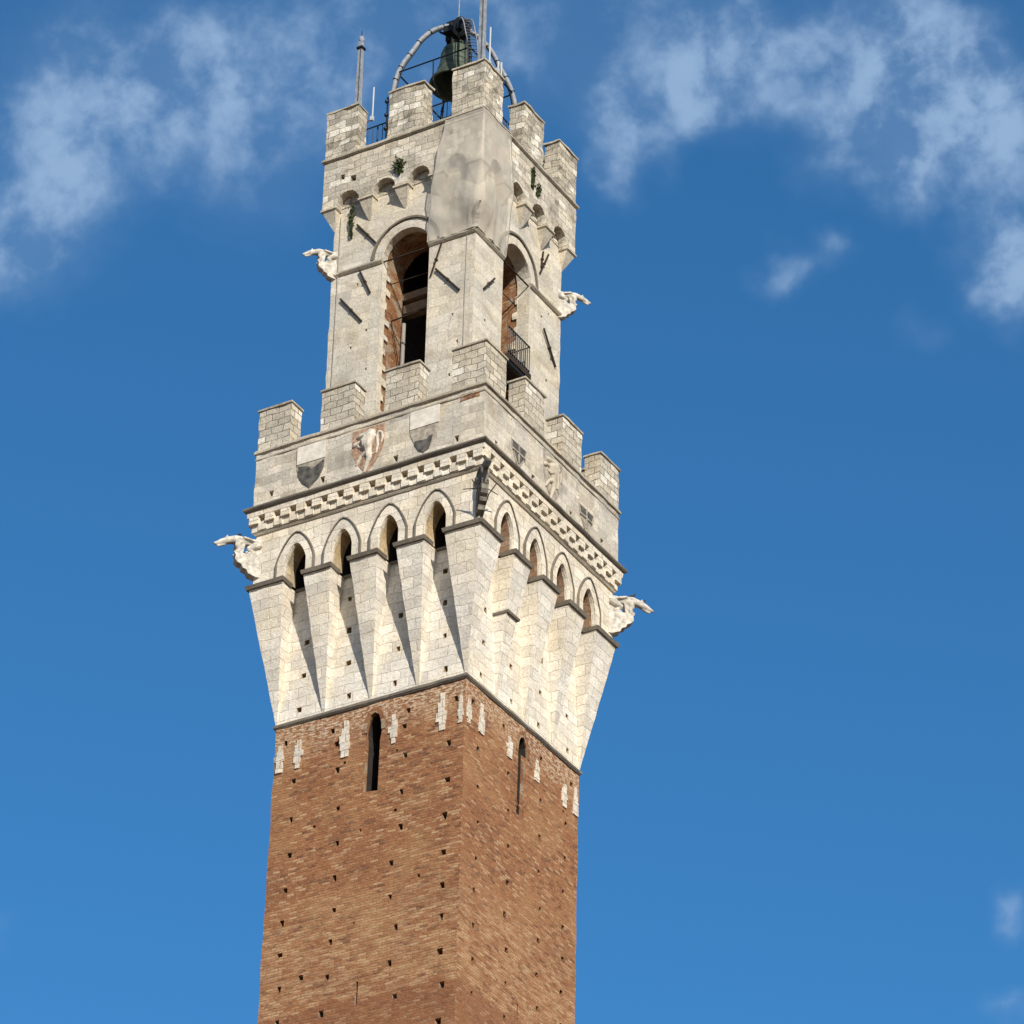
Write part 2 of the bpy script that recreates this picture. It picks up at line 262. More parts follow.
# ------------------------------------------------------------------ mesh helpers
def wob(p, amp, fr=1.7):
    return Vector(p) + noise.noise_vector(Vector(p)*fr)*amp
class MB:
    def __init__(s): s.v = []; s.f = []; s.m = []; s.mats = []
    def mi(s, mat):
        if mat not in s.mats: s.mats.append(mat)
        return s.mats.index(mat)
    def add(s, vs, fs, mat):
        o = len(s.v); s.v += [Vector(p) for p in vs]; i = s.mi(mat)
        for q in fs: s.f.append([o+a for a in q]); s.m.append(i)
        return s
    def hexa(s, bot, top, mat):
        return s.add(list(bot)+list(top), [(3, 2, 1, 0), (4, 5, 6, 7), (0, 1, 5, 4), (1, 2, 6, 5), (2, 3, 7, 6), (3, 0, 4, 7)], mat)
    def box(s, a, b, mat, cut=0):
        x0, y0, z0 = a; x1, y1, z1 = b
        return s.hexa([(x0, y0, z0), (x1, y0, z0), (x1, y1, z0), (x0, y1, z0)], [(x0, y0, z1), (x1, y0, z1), (x1, y1, z1), (x0, y1, z1)], mat)
    def prism(s, pts, off, mat):      # closed polygon of 3-D points extruded by vector
        n = len(pts); off = Vector(off); P = [Vector(p) for p in pts]
        return s.add(P+[p+off for p in P], [list(range(n))[::-1], list(range(n, 2*n))]+[(i, (i+1) % n, n+(i+1) % n, n+i) for i in range(n)], mat)
    def tube(s, pts, r, mat, n=8, cap=True):
        P = [Vector(p) for p in pts]; rr = r if isinstance(r, (list, tuple)) else [r]*len(P)
        vs = []; up = None
        for i, p in enumerate(P):
            d = (P[min(i+1, len(P)-1)]-P[max(i-1, 0)]).normalized()
            if up is None: up = Vector((0, 0, 1)) if abs(d.z) < .9 else Vector((1, 0, 0))
            a = d.cross(up).normalized(); up2 = a.cross(d); up = up2
            for k in range(n):
                q = 2*math.pi*(k+.5)/n; vs.append(p+rr[i]*(math.cos(q)*a+math.sin(q)*up2))
        fs = [(i*n+k, i*n+(k+1) % n, (i+1)*n+(k+1) % n, (i+1)*n+k) for i in range(len(P)-1) for k in range(n)]
        if cap: fs += [list(range(n))[::-1], [(len(P)-1)*n+k for k in range(n)]]
        return s.add(vs, fs, mat)
    def ball(s, c, r, mat, sc=(1, 1, 1), n=8):
        vs = []; fs = []; c = Vector(c)
        for i in range(1, n):
            th = math.pi*i/n
            for k in range(2*n):
                q = math.pi*k/n; vs.append(c+Vector((r*sc[0]*math.sin(th)*math.cos(q), r*sc[1]*math.sin(th)*math.sin(q), r*sc[2]*math.cos(th))))
        vs += [c+Vector((0, 0, r*sc[2])), c-Vector((0, 0, r*sc[2]))]; T = len(vs)-2
        for i in range(n-2):
            for k in range(2*n): fs.append((i*2*n+k, (i+1)*2*n+k, (i+1)*2*n+(k+1) % (2*n), i*2*n+(k+1) % (2*n)))
        for k in range(2*n): fs.append((T, k, (k+1) % (2*n))); fs.append((T+1, (n-2)*2*n+(k+1) % (2*n), (n-2)*2*n+k))
        return s.add(vs, fs, mat)
    def lathe(s, prof, c, mat, n=40):
        c = Vector(c); vs = [c+Vector((r*math.cos(2*math.pi*k/n), r*math.sin(2*math.pi*k/n), z)) for r, z in prof for k in range(n)]
        return s.add(vs, [(i*n+k, i*n+(k+1) % n, (i+1)*n+(k+1) % n, (i+1)*n+k) for i in range(len(prof)-1) for k in range(n)], mat)
    def build(s, name, parent=None, label=None, sub=0, jit=0, fr=1.7, smooth=False, bevel=0, recalc=True):
        bm = bmesh.new(); V = [bm.verts.new(p) for p in s.v]
        for q, mi in zip(s.f, s.m):
            try: fc = bm.faces.new([V[a] for a in q]); fc.material_index = mi; fc.smooth = smooth
            except ValueError: pass
        if bevel: bmesh.ops.bevel(bm, geom=[e for e in bm.edges if len(e.link_faces) == 2 and e.calc_face_angle(0) > .6], offset=bevel, segments=1, affect='EDGES')
        if sub:
            for _ in range(6):
                L = [e for e in bm.edges if e.calc_length() > sub*1.6]
                if not L: break
                bmesh.ops.subdivide_edges(bm, edges=L, cuts=1, use_grid_fill=True)
            bmesh.ops.triangulate(bm, faces=[q for q in bm.faces if len(q.verts) > 4])
        if jit:
            for v in bm.verts: v.co = wob(v.co, jit, fr)
        if recalc: bmesh.ops.recalc_face_normals(bm, faces=bm.faces)
        uv = bm.loops.layers.uv.new('UVMap'); bm.normal_update()
        for fc in bm.faces:
            n = fc.normal
            for l in fc.loops:
                p = l.vert.co
                if abs(n.z) > .8: l[uv].uv = (p.x, p.y)
                elif abs(n.x) > abs(n.y): l[uv].uv = (p.y+20, p.z)
                else: l[uv].uv = (p.x, p.z)
        me = bpy.data.meshes.new(name); bm.to_mesh(me); bm.free()
        for k in s.mats: me.materials.append(MT[k])
        o = bpy.data.objects.new(name, me); COL.objects.link(o)
        if parent: o.parent = parent
        if label: o['label'] = label
        return o
def face(k, u, v, h, d=0):            # point on tower side k: u along, v up, h half-width, d inwards
    h = h(v) if callable(h) else h
    return [(u, -h+d, v), (h-d, u, v), (-u, h-d, v), (-h+d, -u, v)][k]
def seg(poly, step=.35):
    o = []
    for i, a in enumerate(poly):
        b = poly[(i+1) % len(poly)]; n = max(1, int(math.hypot(b[0]-a[0], b[1]-a[1])/step+.5))
        for j in range(n): o.append((a[0]+(b[0]-a[0])*j/n, a[1]+(b[1]-a[1])*j/n))
    return o
def rect(u, v, w, h): return [(u-w/2, v-h/2), (u+w/2, v-h/2), (u+w/2, v+h/2), (u-w/2, v+h/2)]
def archp(c, hw, z0, zs, za, n=10, pointed=False):   # opening outline: sill z0, spring zs, apex za
    pts = [(c-hw, z0), (c+hw, z0)]
    H = za-zs
    for i in range(n+1):
        a = math.pi*i/n
        x = math.cos(a); y = math.sin(a)
        if pointed: y = (1-abs(x)**1.75)**.85 if abs(x) < 1 else 0
        pts.append((c+hw*x, zs+H*y))
    return pts
def wall(mb, k, h, outer, holes=(), mat='chamber', thick=0, hmat=None, step=.35):
    """holes: (polygon, depth, side material, back material or None)"""
    polys = [seg(outer, step)]+[list(q[0]) for q in holes]
    vs = []; fcs = []
    for p in polys: fcs.append(list(range(len(vs), len(vs)+len(p)))); vs += [Vector(q) for q in p]
    V, E_, F, ov, oe, of = delaunay_2d_cdt(vs, [], fcs, 1, 1e-5, True)
    tri = [(t_, set(q)) for t_, q in zip(F, of)]
    def flat(sel, d, m):
        ids = {}; L = []; T = []
        for t_ in sel:
            q = []
            for a in t_:
                if a not in ids: ids[a] = len(L); L.append(face(k, V[a].x, V[a].y, h, d))
                q.append(ids[a])
            T.append(q)
        if T: mb.add(L, T, m)
    main = [t_ for t_, q in tri if q == {0}]
    flat(main, 0, mat)
    if thick:
        flat([t_[::-1] for t_ in main], thick, mat)
        p = polys[0]; n = len(p)
        mb.add([face(k, a, b, h, 0) for a, b in p]+[face(k, a, b, h, thick) for a, b in p], [(i, (i+1) % n, n+(i+1) % n, n+i) for i in range(n)], mat)
    for i, (p, dep, sm, bmk) in enumerate(holes):
        n = len(p)
        mb.add([face(k, a, b, h, 0) for a, b in p]+[face(k, a, b, h, dep) for a, b in p], [(j, (j+1) % n, n+(j+1) % n, n+j) for j in range(n)], sm)
        if bmk: flat([t_ for t_, q in tri if (i+1) in q], dep, bmk)
def empty(name, loc, label, cat, group=None):
    o = bpy.data.objects.new(name, None); o.location = loc; COL.objects.link(o); o['label'] = label; o['category'] = cat
    if group: o['group'] = group
    return o
def tag(o, label, cat, group=None):
    o['label'] = label; o['category'] = cat
    if group: o['group'] = group
    return o

# ------------------------------------------------------------------ ground
g = MB(); g.add([(-6000, -6000, 0), (6000, -6000, 0), (6000, 6000, 0), (-6000, 6000, 0)], [(0, 1, 2, 3)], 'paving')
gr = g.build('ground', recalc=False); gr['kind'] = 'structure'

# ------------------------------------------------------------------ the tower
T = empty('bell_tower', (0, 0, 0), 'tall red brick bell tower with a white stone crenellated crown against blue sky', 'tower')

# --- brick shaft with putlog holes and slit windows
HL = [(-2.78, 62.54), (-1.01, 62.49), (-0.95, 61.27), (-2.74, 61.29), (-1.01, 60.05), (-2.82, 60.06), (-0.96, 58.91), (-2.86, 58.91), (-1.05, 57.85), (-2.88, 57.85), (-2.03, 56.88), (-1.09, 56.65), (-2.84, 56.66), (-1.23, 55.48), (1.33, 61.28), (1.05, 60.06), (1.07, 58.89), (1.32, 57.81), (1.15, 56.63), (1.4, 55.47), (2.94, 61.25), (2.93, 59.99), (2.92, 58.86), (2.95, 57.78), (2.95, 56.61), (3.05, 55.47), (2.97, 54.31), (1.32, 62.5), (-2.83, 55.53),
      (-3.15, 65.4), (-1.37, 65.38), (-1.2, 64.86), (-1.09, 63.9), (-2.75, 63.9), (1.44, 65.36), (1.32, 64.84), (1.4, 63.76), (3.2, 65.33), (2.97, 63.78), (2.98, 62.49)]
HLs = [(1.11, 61.92), (-.11, 61.48), (1.07, 64.03), (-.84, 64.11), (-1.9, 62.1), (2.1, 59.4), (-.2, 58.3)]
HR = [(-2.59, 61.3), (-2.6, 60.05), (-2.7, 58.93), (-2.66, 57.74), (-2.66, 56.6), (-2.66, 55.48), (-0.77, 62.55), (-0.71, 61.33), (-0.7, 60.08), (-0.82, 58.94), (-0.72, 57.78), (-0.72, 56.65), (-0.69, 55.49), (1.14, 63.85), (1.14, 62.56), (1.14, 61.32), (1.27, 60.08), (1.23, 58.95), (1.2, 57.8), (1.26, 56.64), (2.79, 63.83), (2.76, 62.54), (2.72, 61.33), (2.72, 60.08), (2.73, 58.97), (2.7, 57.82),
      (-3.08, 65.34), (-2.7, 63.83), (-2.66, 62.52), (-1.23, 65.37), (-0.85, 63.86), (3.09, 65.41), (1.12, 65.39), (1.2, 55.5), (2.75, 56.7), (2.75, 55.5)]
rg = random.Random(3)
def hole(u, v, s=1.0):
    w = rg.uniform(.12, .18)*s; h_ = rg.uniform(.15, .22)*s; a = rg.uniform(-.02, .02); b_ = rg.uniform(-.03, .03)
    return [(u-w/2+b_, v-h_/2+a), (u+w/2-b_*.5, v-h_/2-a), (u+w/2, v+h_/2), (u-w/2, v+h_/2+a)]
shaft = MB()
hs = 3.55
for k in range(4):
    holes = [(hole(u, v, 1.2 if k % 2 == 0 and 2.85 < u < 3.1 else 1.0), .35, 'brick_in', 'inner_shade') for u, v in (HL if k % 2 == 0 else HR)]
    holes += [(hole(u, v, .6), .2, 'brick_in', 'inner_shade') for u, v in (HLs if k % 2 == 0 else [(-.2, 63.1), (2.5, 60.7), (2.6, 64.2)])]
    holes += [(hole(u+rg.uniform(-.08, .08), z), .35, 'brick_in', 'inner_shade') for z in [54.3-1.2*i-(.01*i) for i in range(1, 18)] for u in (-2.75, -.95, 1.2, 2.9)]
    if k % 2 == 0:
        holes.append(([(-.10, 62.84), (.42, 62.78), (.43, 64.6), (.5, 65.0), (.46, 65.3), (.34, 65.52), (.2, 65.62), (.05, 65.54), (-.07, 65.35), (-.14, 65.0), (-.1, 64.6)], .16, 'brick_in', None)); deep_ = holes[-1][0]
        holes.append(([(-.03, 55.5), (.05, 55.5), (.05, 56.3), (-.03, 56.3)], .3, 'brick_in', 'inner_shade'))
    else:
        rec_ = [(-.3, 62.75), (.12, 62.75), (.14, 64.6), (.24, 65.0), (.2, 65.3), (.08, 65.5), (-.03, 65.57), (-.1, 65.54), (-.2, 65.46), (-.29, 65.3), (-.34, 65.0), (-.3, 64.6)]
        holes.append((rec_, .05, 'brick_in', None)); deep_ = [(-.3, 62.75), (-.06, 62.75), (-.06, 64.95), (.23, 64.96), (.2, 65.3), (.08, 65.5), (-.03, 65.57), (-.12, 65.53), (-.2, 65.46), (-.29, 65.3), (-.34, 65.0), (-.3, 64.6)]
        shaft.add([face(k, a, b, hs, .05) for a, b in [(-.06, 62.75), (.12, 62.75), (.14, 64.6), (.23, 64.96), (-.06, 64.95)]], [tuple(range(5))], 'brick_in')
        holes.append(([(.04, 55.1), (.11, 55.1), (.11, 56.3), (.04, 56.3)], .3, 'brick_in', 'inner_shade'))
    for z in (12, 24, 36, 46): holes.append((archp(0, .3, z, z+1.9, z+2.2), .8, 'brick_in', 'inner_shade'))
    n = len(deep_); d0 = .16 if k % 2 == 0 else .05
    shaft.add([face(k, a, b, hs, d0) for a, b in deep_]+[face(k, a, b, hs, 1.1) for a, b in deep_], [(j, (j+1) % n, n+(j+1) % n, n+j) for j in range(n)]+[tuple(range(n, 2*n))], 'inner_shade')
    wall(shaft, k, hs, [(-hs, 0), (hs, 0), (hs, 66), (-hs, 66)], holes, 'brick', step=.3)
shaft_o = shaft.build('brick_shaft', T, 'reddish brown weathered brick with small square holes in rows', jit=.035, fr=1.1)
# arched window surrounds
for k in range(4):
    c = .2 if k % 2 == 0 else -.04
    q = MB(); P = archp(c, .42, 64.3, 64.95, 65.82)[2:]; Q = archp(c, .28, 64.3, 64.95, 65.66)[2:]
    n = len(P)
    fr_ = [face(k, a, b, hs, -.02) for a, b in P]+[face(k, a, b, hs, -.02) for a, b in Q]+[face(k, a, b, hs, .05) for a, b in P]+[face(k, a, b, hs, .05) for a, b in Q]
    q.add(fr_, [(i, i+1, n+i+1, n+i) for i in range(n-1)]+[(i, i+1, 2*n+i+1, 2*n+i) for i in range(n-1)]+[(n+i, n+i+1, 3*n+i+1, 3*n+i) for i in range(n-1)], 'brick_in')
    q.build('brick_arch', shaft_o)
# white stone toothing let into the brick under the corbels
QL = [(-3.52, -3.14, 65.35, 64.35), (-2.83, -2.45, 65.4, 64.35), (-1.08, -.66, 65.6, 64.28), (.77, 1.12, 65.35, 64.3), (2.53, 2.9, 65.64, 64.3), (3.28, 3.5, 65.4, 64.4)]
QR = [(-3.5, -3.2, 65.3, 64.45), (-2.76, -2.4, 65.53, 64.46), (-1.02, -.66, 65.2, 64.45), (.7, 1.05, 65.2, 64.43), (2.44, 2.8, 65.19, 64.35), (3.18, 3.5, 65.4, 64.4)]
for k in range(4):
    for (a, b, zt, zb) in (QL if k % 2 == 0 else QR):
        q = MB(); z = zt; i = 0; w = b-a; cc_ = (a+b)/2
        rows = rg.choice([4, 5]); hgt = (zt-zb)/rows
        for i in range(rows):
            ww = w*(.4, .62, rg.uniform(.8, 1.05), rg.uniform(.55, 1.0), rg.uniform(.4, .8))[i]; sh = rg.uniform(-.04, .04) if abs(cc_) < 3 else 0
            P = [face(k, cc_+sh+sx*ww/2, z-dz, hs, -.034-.004*(i % 2)) for sx, dz in ((-1, 0), (1, 0), (1, hgt), (-1, hgt))]
            nrm = Vector(face(k, 0, 0, 1, 1))-Vector(face(k, 0, 0, 1, 0))
            q.prism(P, nrm*.1, 'white_stone'); z -= hgt
        q.build('marble_toothing', shaft_o, jit=.02, sub=.12, fr=6)

# square ring with a profile (h, z) swept round the tower
def ring(prof, mat, name, parent, label=None, sub=.5, jit=.02, gap=None):
    q = MB(); n = len(prof)
    vs = [Vector((sx*h, sy*h, z)) for (sx, sy) in ((-1, -1), (1, -1), (1, 1), (-1, 1)) for h, z in prof]
    q.add(vs, [(c*n+i, ((c+1) % 4)*n+i, ((c+1) % 4)*n+(i+1) % n, c*n+(i+1) % n) for c in range(4) for i in range(n)], mat)
    return q.build(name, parent, label, sub=sub, jit=jit, recalc=True)
def torus_prof(h, z0, z1, out_):
    return [(h-.12, z0), (h, z0)]+[(h+out_*math.sin(math.pi*i/6)**.7 if 0 < i < 6 else h, z0+(z1-z0)*i/6) for i in range(1, 6)]+[(h, z1), (h-.12, z1)]
ring([(3.4, 66.0), (3.58, 65.96), (3.63, 66.02), (3.63, 66.1), (3.58, 66.15), (3.4, 66.15)], 'slab', 'string_course', T, 'dark band between the red brick and the white corbels')

# --- machicolation: leaning back wall, inverted pyramid brackets, slabs, arches
hb = lambda z: 3.553
core = MB()
for k in range(4):
    holes = [(hole(u+du, z, 1.05), .3, 'reveal_l', 'inner_shade') for u, du in ((-2.6, -.1), (-.9, .08), (.97, -.07), (2.7, .08)) for z, du in ((66.5, du), (67.74, 0), (68.97, -du*.5), (70.16, -du))]
    wall(core, k, hb, [(-hb(66.1), 66.1), (hb(66.1), 66.1), (hb(71.05), 71.05), (-hb(71.05), 71.05)], holes, 'corbel', step=.5)
core_o = core.build('corbel_table', T, 'cream white stone backing behind the inverted pyramid brackets', jit=.0)
tp = lambda z: max(0, (z-66.12)/(71.0-66.12))
hf = lambda z: 3.56+.83*tp(z)
def bracket(k, c):
    q = MB(); n = 8
    zs = [66.12+(71.0-66.12)*i/n for i in range(n+1)]
    vs = []
    for z in zs:
        w = .05+.47*tp(z); w2 = w; vs += [face(k, c-w, z, hf(z)), face(k, c+w, z, hf(z)), face(k, c+w2, z, hb(z)-.1), face(k, c-w2, z, hb(z)-.1)]
    fs = [(i*4+j, i*4+(j+1) % 4, (i+1)*4+(j+1) % 4, (i+1)*4+j) for i in range(n) for j in range(4)]+[(3, 2, 1, 0), (n*4, n*4+1, n*4+2, n*4+3)]
    q.add(vs, fs, 'corbel')
    o = q.build('corbel_bracket', core_o, sub=.3, jit=.02, fr=2.3)
    s = MB(); h1 = 4.46; w = .56
    P = [face(k, c-w, 71.0, h1), face(k, c+w, 71.0, h1), face(k, c+w, 71.0, 3.9), face(k, c-w, 71.0, 3.9)]
    Q = [face(k, c-w-.03, 71.13, h1+.04), face(k, c+w+.03, 71.13, h1+.04), face(k, c+w+.03, 71.13, 3.9), face(k, c-w-.03, 71.13, 3.9)]
    s.hexa(P, Q, 'slab'); s.build('bracket_slab', o, sub=.3, jit=.02)
    return o
def cbracket(k):     # corner at (+h,-h) rotated
    rot = Matrix.Rotation(math.pi/2*k, 3, 'Z')
    q = MB(); n = 8; vs = []
    for i in range(n+1):
        z = 66.12+(71.0-66.12)*i/n; a = 3.5-.43*tp(z); h = hf(z); b_ = hb(z)-.1
        a2 = min(a, b_-.01); L = [(a, -h), (h, -h), (h, -a), (b_, -a2), (b_, -b_), (a2, -b_)]
        vs += [rot @ Vector((x, y, z)) for x, y in L]
    q.add(vs, [(i*6+j, i*6+(j+1) % 6, (i+1)*6+(j+1) % 6, (i+1)*6+j) for i in range(n) for j in range(6)]+[tuple(range(6)), tuple(n*6+j for j in range(6))], 'corbel')
    o = q.build('corner_bracket', core_o, sub=.3, jit=.02, fr=2.3)
    s = MB(); h1 = 4.46; a = 3.03
    def LL(h, a, z): return [rot @ Vector((x, y, z)) for x, y in ((a, -h), (h, -h), (h, -a), (3.9, -a), (3.9, -3.9), (a, -3.9))]
    P = LL(h1, a, 71.0)+LL(h1+.04, a-.03, 71.13)
    s.add(P, [(0, 1, 2, 3, 4, 5)[::-1], tuple(range(6, 12))]+[(j, (j+1) % 6, 6+(j+1) % 6, 6+j) for j in range(6)], 'slab')
    s.build('bracket_slab', o, sub=.3, jit=.02)
for k in range(4):
    for c in (-1.75, .02, 1.77): bo_ = bracket(k, c) if c > -1 else bracket(k, c)
    if k % 2: 
        q = MB(); c = -1.75
        q.hexa([face(k, c-.36, 69.0, 4.12), face(k, c+.36, 69.0, 4.12), face(k, c+.36, 69.0, 3.5), face(k, c-.36, 69.0, 3.5)], [face(k, c-.38, 69.08, 4.15), face(k, c+.38, 69.08, 4.15), face(k, c+.38, 69.08, 3.5), face(k, c-.38, 69.08, 3.5)], 'slab')
        q.build('bracket_ledge', core_o, jit=.01)
    cbracket(k)
ring([(3.4, 70.98), (3.62, 70.98), (3.64, 71.06), (3.4, 71.06)], 'slab', 'window_sill', T, 'dark ledge under the pointed windows')
ARC = [(-2.66, .40), (-.86, .37), (.9, .37), (2.66, .40)]
aw = MB()
for k in range(4):
    outl = [(-4.3, 71.1)]
    for c, w in ARC: outl += [(c-w, 71.1)]+archp(c, w, 71.1, 71.72, 72.36, 12, True)[2:][::-1]+[(c+w, 71.1)]
    outl += [(4.3, 71.1), (4.3, 73.2), (-4.3, 73.2)]
    wall(aw, k, 4.3, outl, [], 'frieze', thick=.1)
aw_o = aw.build('arcade_wall', T, 'white stone wall pierced by pointed windows', jit=.015)
for k in range(4):
    for c, w in ARC:
        q = MB(); A = [(c+w, 71.1)]+archp(c, w, 71.12, 71.72, 72.36, 12, True)[2:]+[(c-w, 71.1)]; n = len(A)
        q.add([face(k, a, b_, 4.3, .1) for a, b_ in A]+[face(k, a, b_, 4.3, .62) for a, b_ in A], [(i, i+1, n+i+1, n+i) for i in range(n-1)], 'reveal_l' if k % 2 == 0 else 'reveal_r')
        q.add([face(k, a, b_, 4.3, .62) for a, b_ in A]+[face(k, a, b_, 4.3, 1.2) for a, b_ in A], [(i, i+1, n+i+1, n+i) for i in range(n-1)]+[tuple(range(n, 2*n))], 'inner_shade')
        q.build('window_reveal', aw_o)
        # archivolt and thin dark hood moulding
        for nm, w0, z0, w1, z1, pr, mt in (('archivolt', w+.01, 72.37, w+.30, 72.74, .05, 'frieze'), ('hood_moulding', w+.31, 72.76, w+.35, 72.81, .09, 'slab')):
            q = MB(); P = archp(c, w0, 71.14, 71.72, z0, 14, True)[2:]; Q = archp(c, w1, 71.14, 71.72, z1, 14, True)[2:]
            if nm == 'archivolt': P = [(c+w0, 71.14)]+P+[(c-w0, 71.14)]; Q = [(c+w1, 71.14)]+Q+[(c-w1, 71.14)]
            elif c > 2 or True: P = [(c+w0, 71.14)]+P+[(c-w0, 71.14)]; Q = [(c+w1, 71.14)]+Q+[(c-w1, 71.14)]
            n = len(P); vs = []
            for d in (-pr, .05): vs += [face(k, a, b_, 4.3, d) for a, b_ in P]+[face(k, a, b_, 4.3, d) for a, b_ in Q]
            fs = []
            for i in range(n-1): fs += [(i, i+1, n+i+1, n+i), (i, i+1, 2*n+i+1, 2*n+i), (n+i, n+i+1, 3*n+i+1, 3*n+i)]
            q.add(vs, fs, mt); q.build(nm, aw_o, jit=.012, fr=3)
# --- frieze of staggered dentils
ring([(4.2, 73.1), (4.34, 73.1), (4.38, 73.16), (4.38, 73.2), (4.2, 73.2)], 'trim', 'string_course', T)
fz = ring([(4.1, 73.2), (4.42, 73.2), (4.42, 73.49), (4.12, 73.49), (4.12, 73.75), (4.1, 73.75)], 'frieze', 'dentil_frieze', T, 'band of two staggered rows of little stone blocks', jit=.0)
den = MB(); P_ = .6134
for k in range(4):
    for i in range(-7, 8):
        u = i*P_; a = max(u-.175, -4.52); b_ = min(u+.175, 4.52)
        if b_-a > .1:
            den.hexa([face(k, a, 73.47, 4.53), face(k, b_, 73.47, 4.53), face(k, b_, 73.47, 4.1), face(k, a, 73.47, 4.1)],
                     [face(k, a, 73.77, 4.53), face(k, b_, 73.77, 4.53), face(k, b_, 73.77, 4.1), face(k, a, 73.77, 4.1)], 'frieze')
        u = (i+.5)*P_; a = max(u-.16, -4.47); b_ = min(u+.16, 4.47)
        if b_-a > .1:
            den.hexa([face(k, a, 73.23, 4.455), face(k, b_, 73.23, 4.455), face(k, b_, 73.23, 4.2), face(k, a, 73.23, 4.2)],
                     [face(k, a, 73.54, 4.47), face(k, b_, 73.54, 4.47), face(k, b_, 73.47, 4.2), face(k, a, 73.47, 4.2)], 'frieze')
den_o = den.build('dentil_row', fz, jit=.01, fr=3, sub=.2)
ring([(4.1, 73.75), (4.54, 73.75), (4.56, 73.92), (4.1, 73.92)], 'frieze', 'fascia', T)
ring(torus_prof(4.55, 73.92, 74.14, .12), 'slab', 'cornice', T, 'dark rounded cornice between the frieze and the shields', sub=.3)

# --- parapet with coats of arms
hp = 4.42
pp = MB()
LS = [(-3.73, 74.56), (-1.72, 74.48), (1.12, 74.42), (3.41, 74.48)]; RS = [(-3.63, 74.42), (-1.26, 74.45), (1.23, 74.46), (3.32, 74.53)]
for k in range(4):
    holes = [([(u-.09, v-.12), (u+.06, v-.12), (u+.09, v+.12), (u-.1, v+.12)], .3, 'parapet', 'inner_shade') for u, v in (LS if k % 2 == 0 else RS)]
    wall(pp, k, hp, [(-hp, 74.1), (hp, 74.1), (hp, 76.28), (-hp, 76.28)], holes, 'parapet')
    wall(pp, k, hp-.6, [(-hp+.6, 74.9), (hp-.6, 74.9), (hp-.6, 76.28), (-hp+.6, 76.28)], [], 'parapet')
pp.box((-3.9, -3.9, 74.7), (3.9, 3.9, 74.95), 'capstone')
pp_o = pp.build('parapet', T, 'grey white stone parapet carved with shields below the lower merlons', jit=.03, fr=2.6)
ring([(3.75, 76.25), (4.43, 76.25), (4.49, 76.29), (4.49, 76.36), (4.45, 76.43), (3.75, 76.43)], 'capstone', 'parapet_coping', T, sub=.3)
ring([(4.3, 76.05), (4.445, 76.05), (4.45, 76.1), (4.3, 76.1)], 'capstone', 'string_course', T, sub=.3)

def polypart(k, pts, h, dep, mat, name, parent, label=None, jit=.01):
    q = MB(); nrm = Vector(face(k, 0, 0, 1, 1))-Vector(face(k, 0, 0, 1, 0))
    q.prism([face(k, a, b_, h, -dep) for a, b_ in pts], nrm*(dep+.03), mat); return q.build(name, parent, label, jit=jit, fr=4)
def shieldpts(c, hw, zt, zb, top=None, bot=None):
    """heater shield outline between relative heights top..bot (1 = upper edge, 0 = tip)"""
    def wid(s): return hw*(1 if s > .55 else max(0, 1-((.55-s)/.55)**1.35)**.8)
    top = 1 if top is None else top; bot = 0 if bot is None else bot
    S_ = [top+(bot-top)*i/10 for i in range(11)]
    L = [(c-wid(s), zb+(zt-zb)*s) for s in S_]; Rr = [(c+wid(s), zb+(zt-zb)*s) for s in S_[::-1]]
    return [p for i, p in enumerate(L+Rr) if not (bot == 0 and i == 11)]
def lion(k, c, z0, parent, lab):
    o = MB(); gp = shieldpts(c, .62, 75.98, 74.22)
    nrm = Vector(face(k, 0, 0, 1, 1))-Vector(face(k, 0, 0, 1, 0))
    o.prism([face(k, a, b_, hp, -.02) for a, b_ in gp], nrm*.05, 'redground' if k % 2 == 0 else 'shield_grey')
    so = o.build('lion_shield', parent, lab)
    q = MB()
    def P(X, Y, d=.005):
        return face(k, c+(X-262)*.00415, 75.92-(Y-(225-(X-110)*.27))*.0046, hp, -d)
    for path in ([(300, 195, 24), (290, 240, 34), (262, 320, 34), (270, 372, 24)], [(295, 205, 26), (240, 235, 22), (190, 250, 20), (160, 262, 12)], [(260, 290, 20), (190, 300, 15), (140, 325, 17), (125, 345, 10)],
                 [(250, 330, 16), (190, 345, 12), (170, 335, 10)], [(270, 372, 24), (280, 430, 20), (255, 500, 14), (240, 550, 10), (228, 556, 7)], [(255, 385, 20), (205, 420, 13), (175, 470, 12), (160, 500, 7)],
                 [(262, 255, 30), (235, 290, 34), (250, 335, 30)], [(300, 400, 8), (345, 385, 9), (355, 320, 10), (345, 240, 11), (362, 205, 12), (390, 215, 11), (398, 260, 10), (385, 300, 6)]):
        q.tube([P(X, Y) for X, Y, r in path], [r*.0056 for X, Y, r in path], 'shield_worn' if k % 2 == 0 else 'trim', 8)
    lf = q.build('lion_relief', so, smooth=True); mod = lf.modifiers.new('m', 'REMESH'); mod.mode = 'VOXEL'; mod.voxel_size = .022
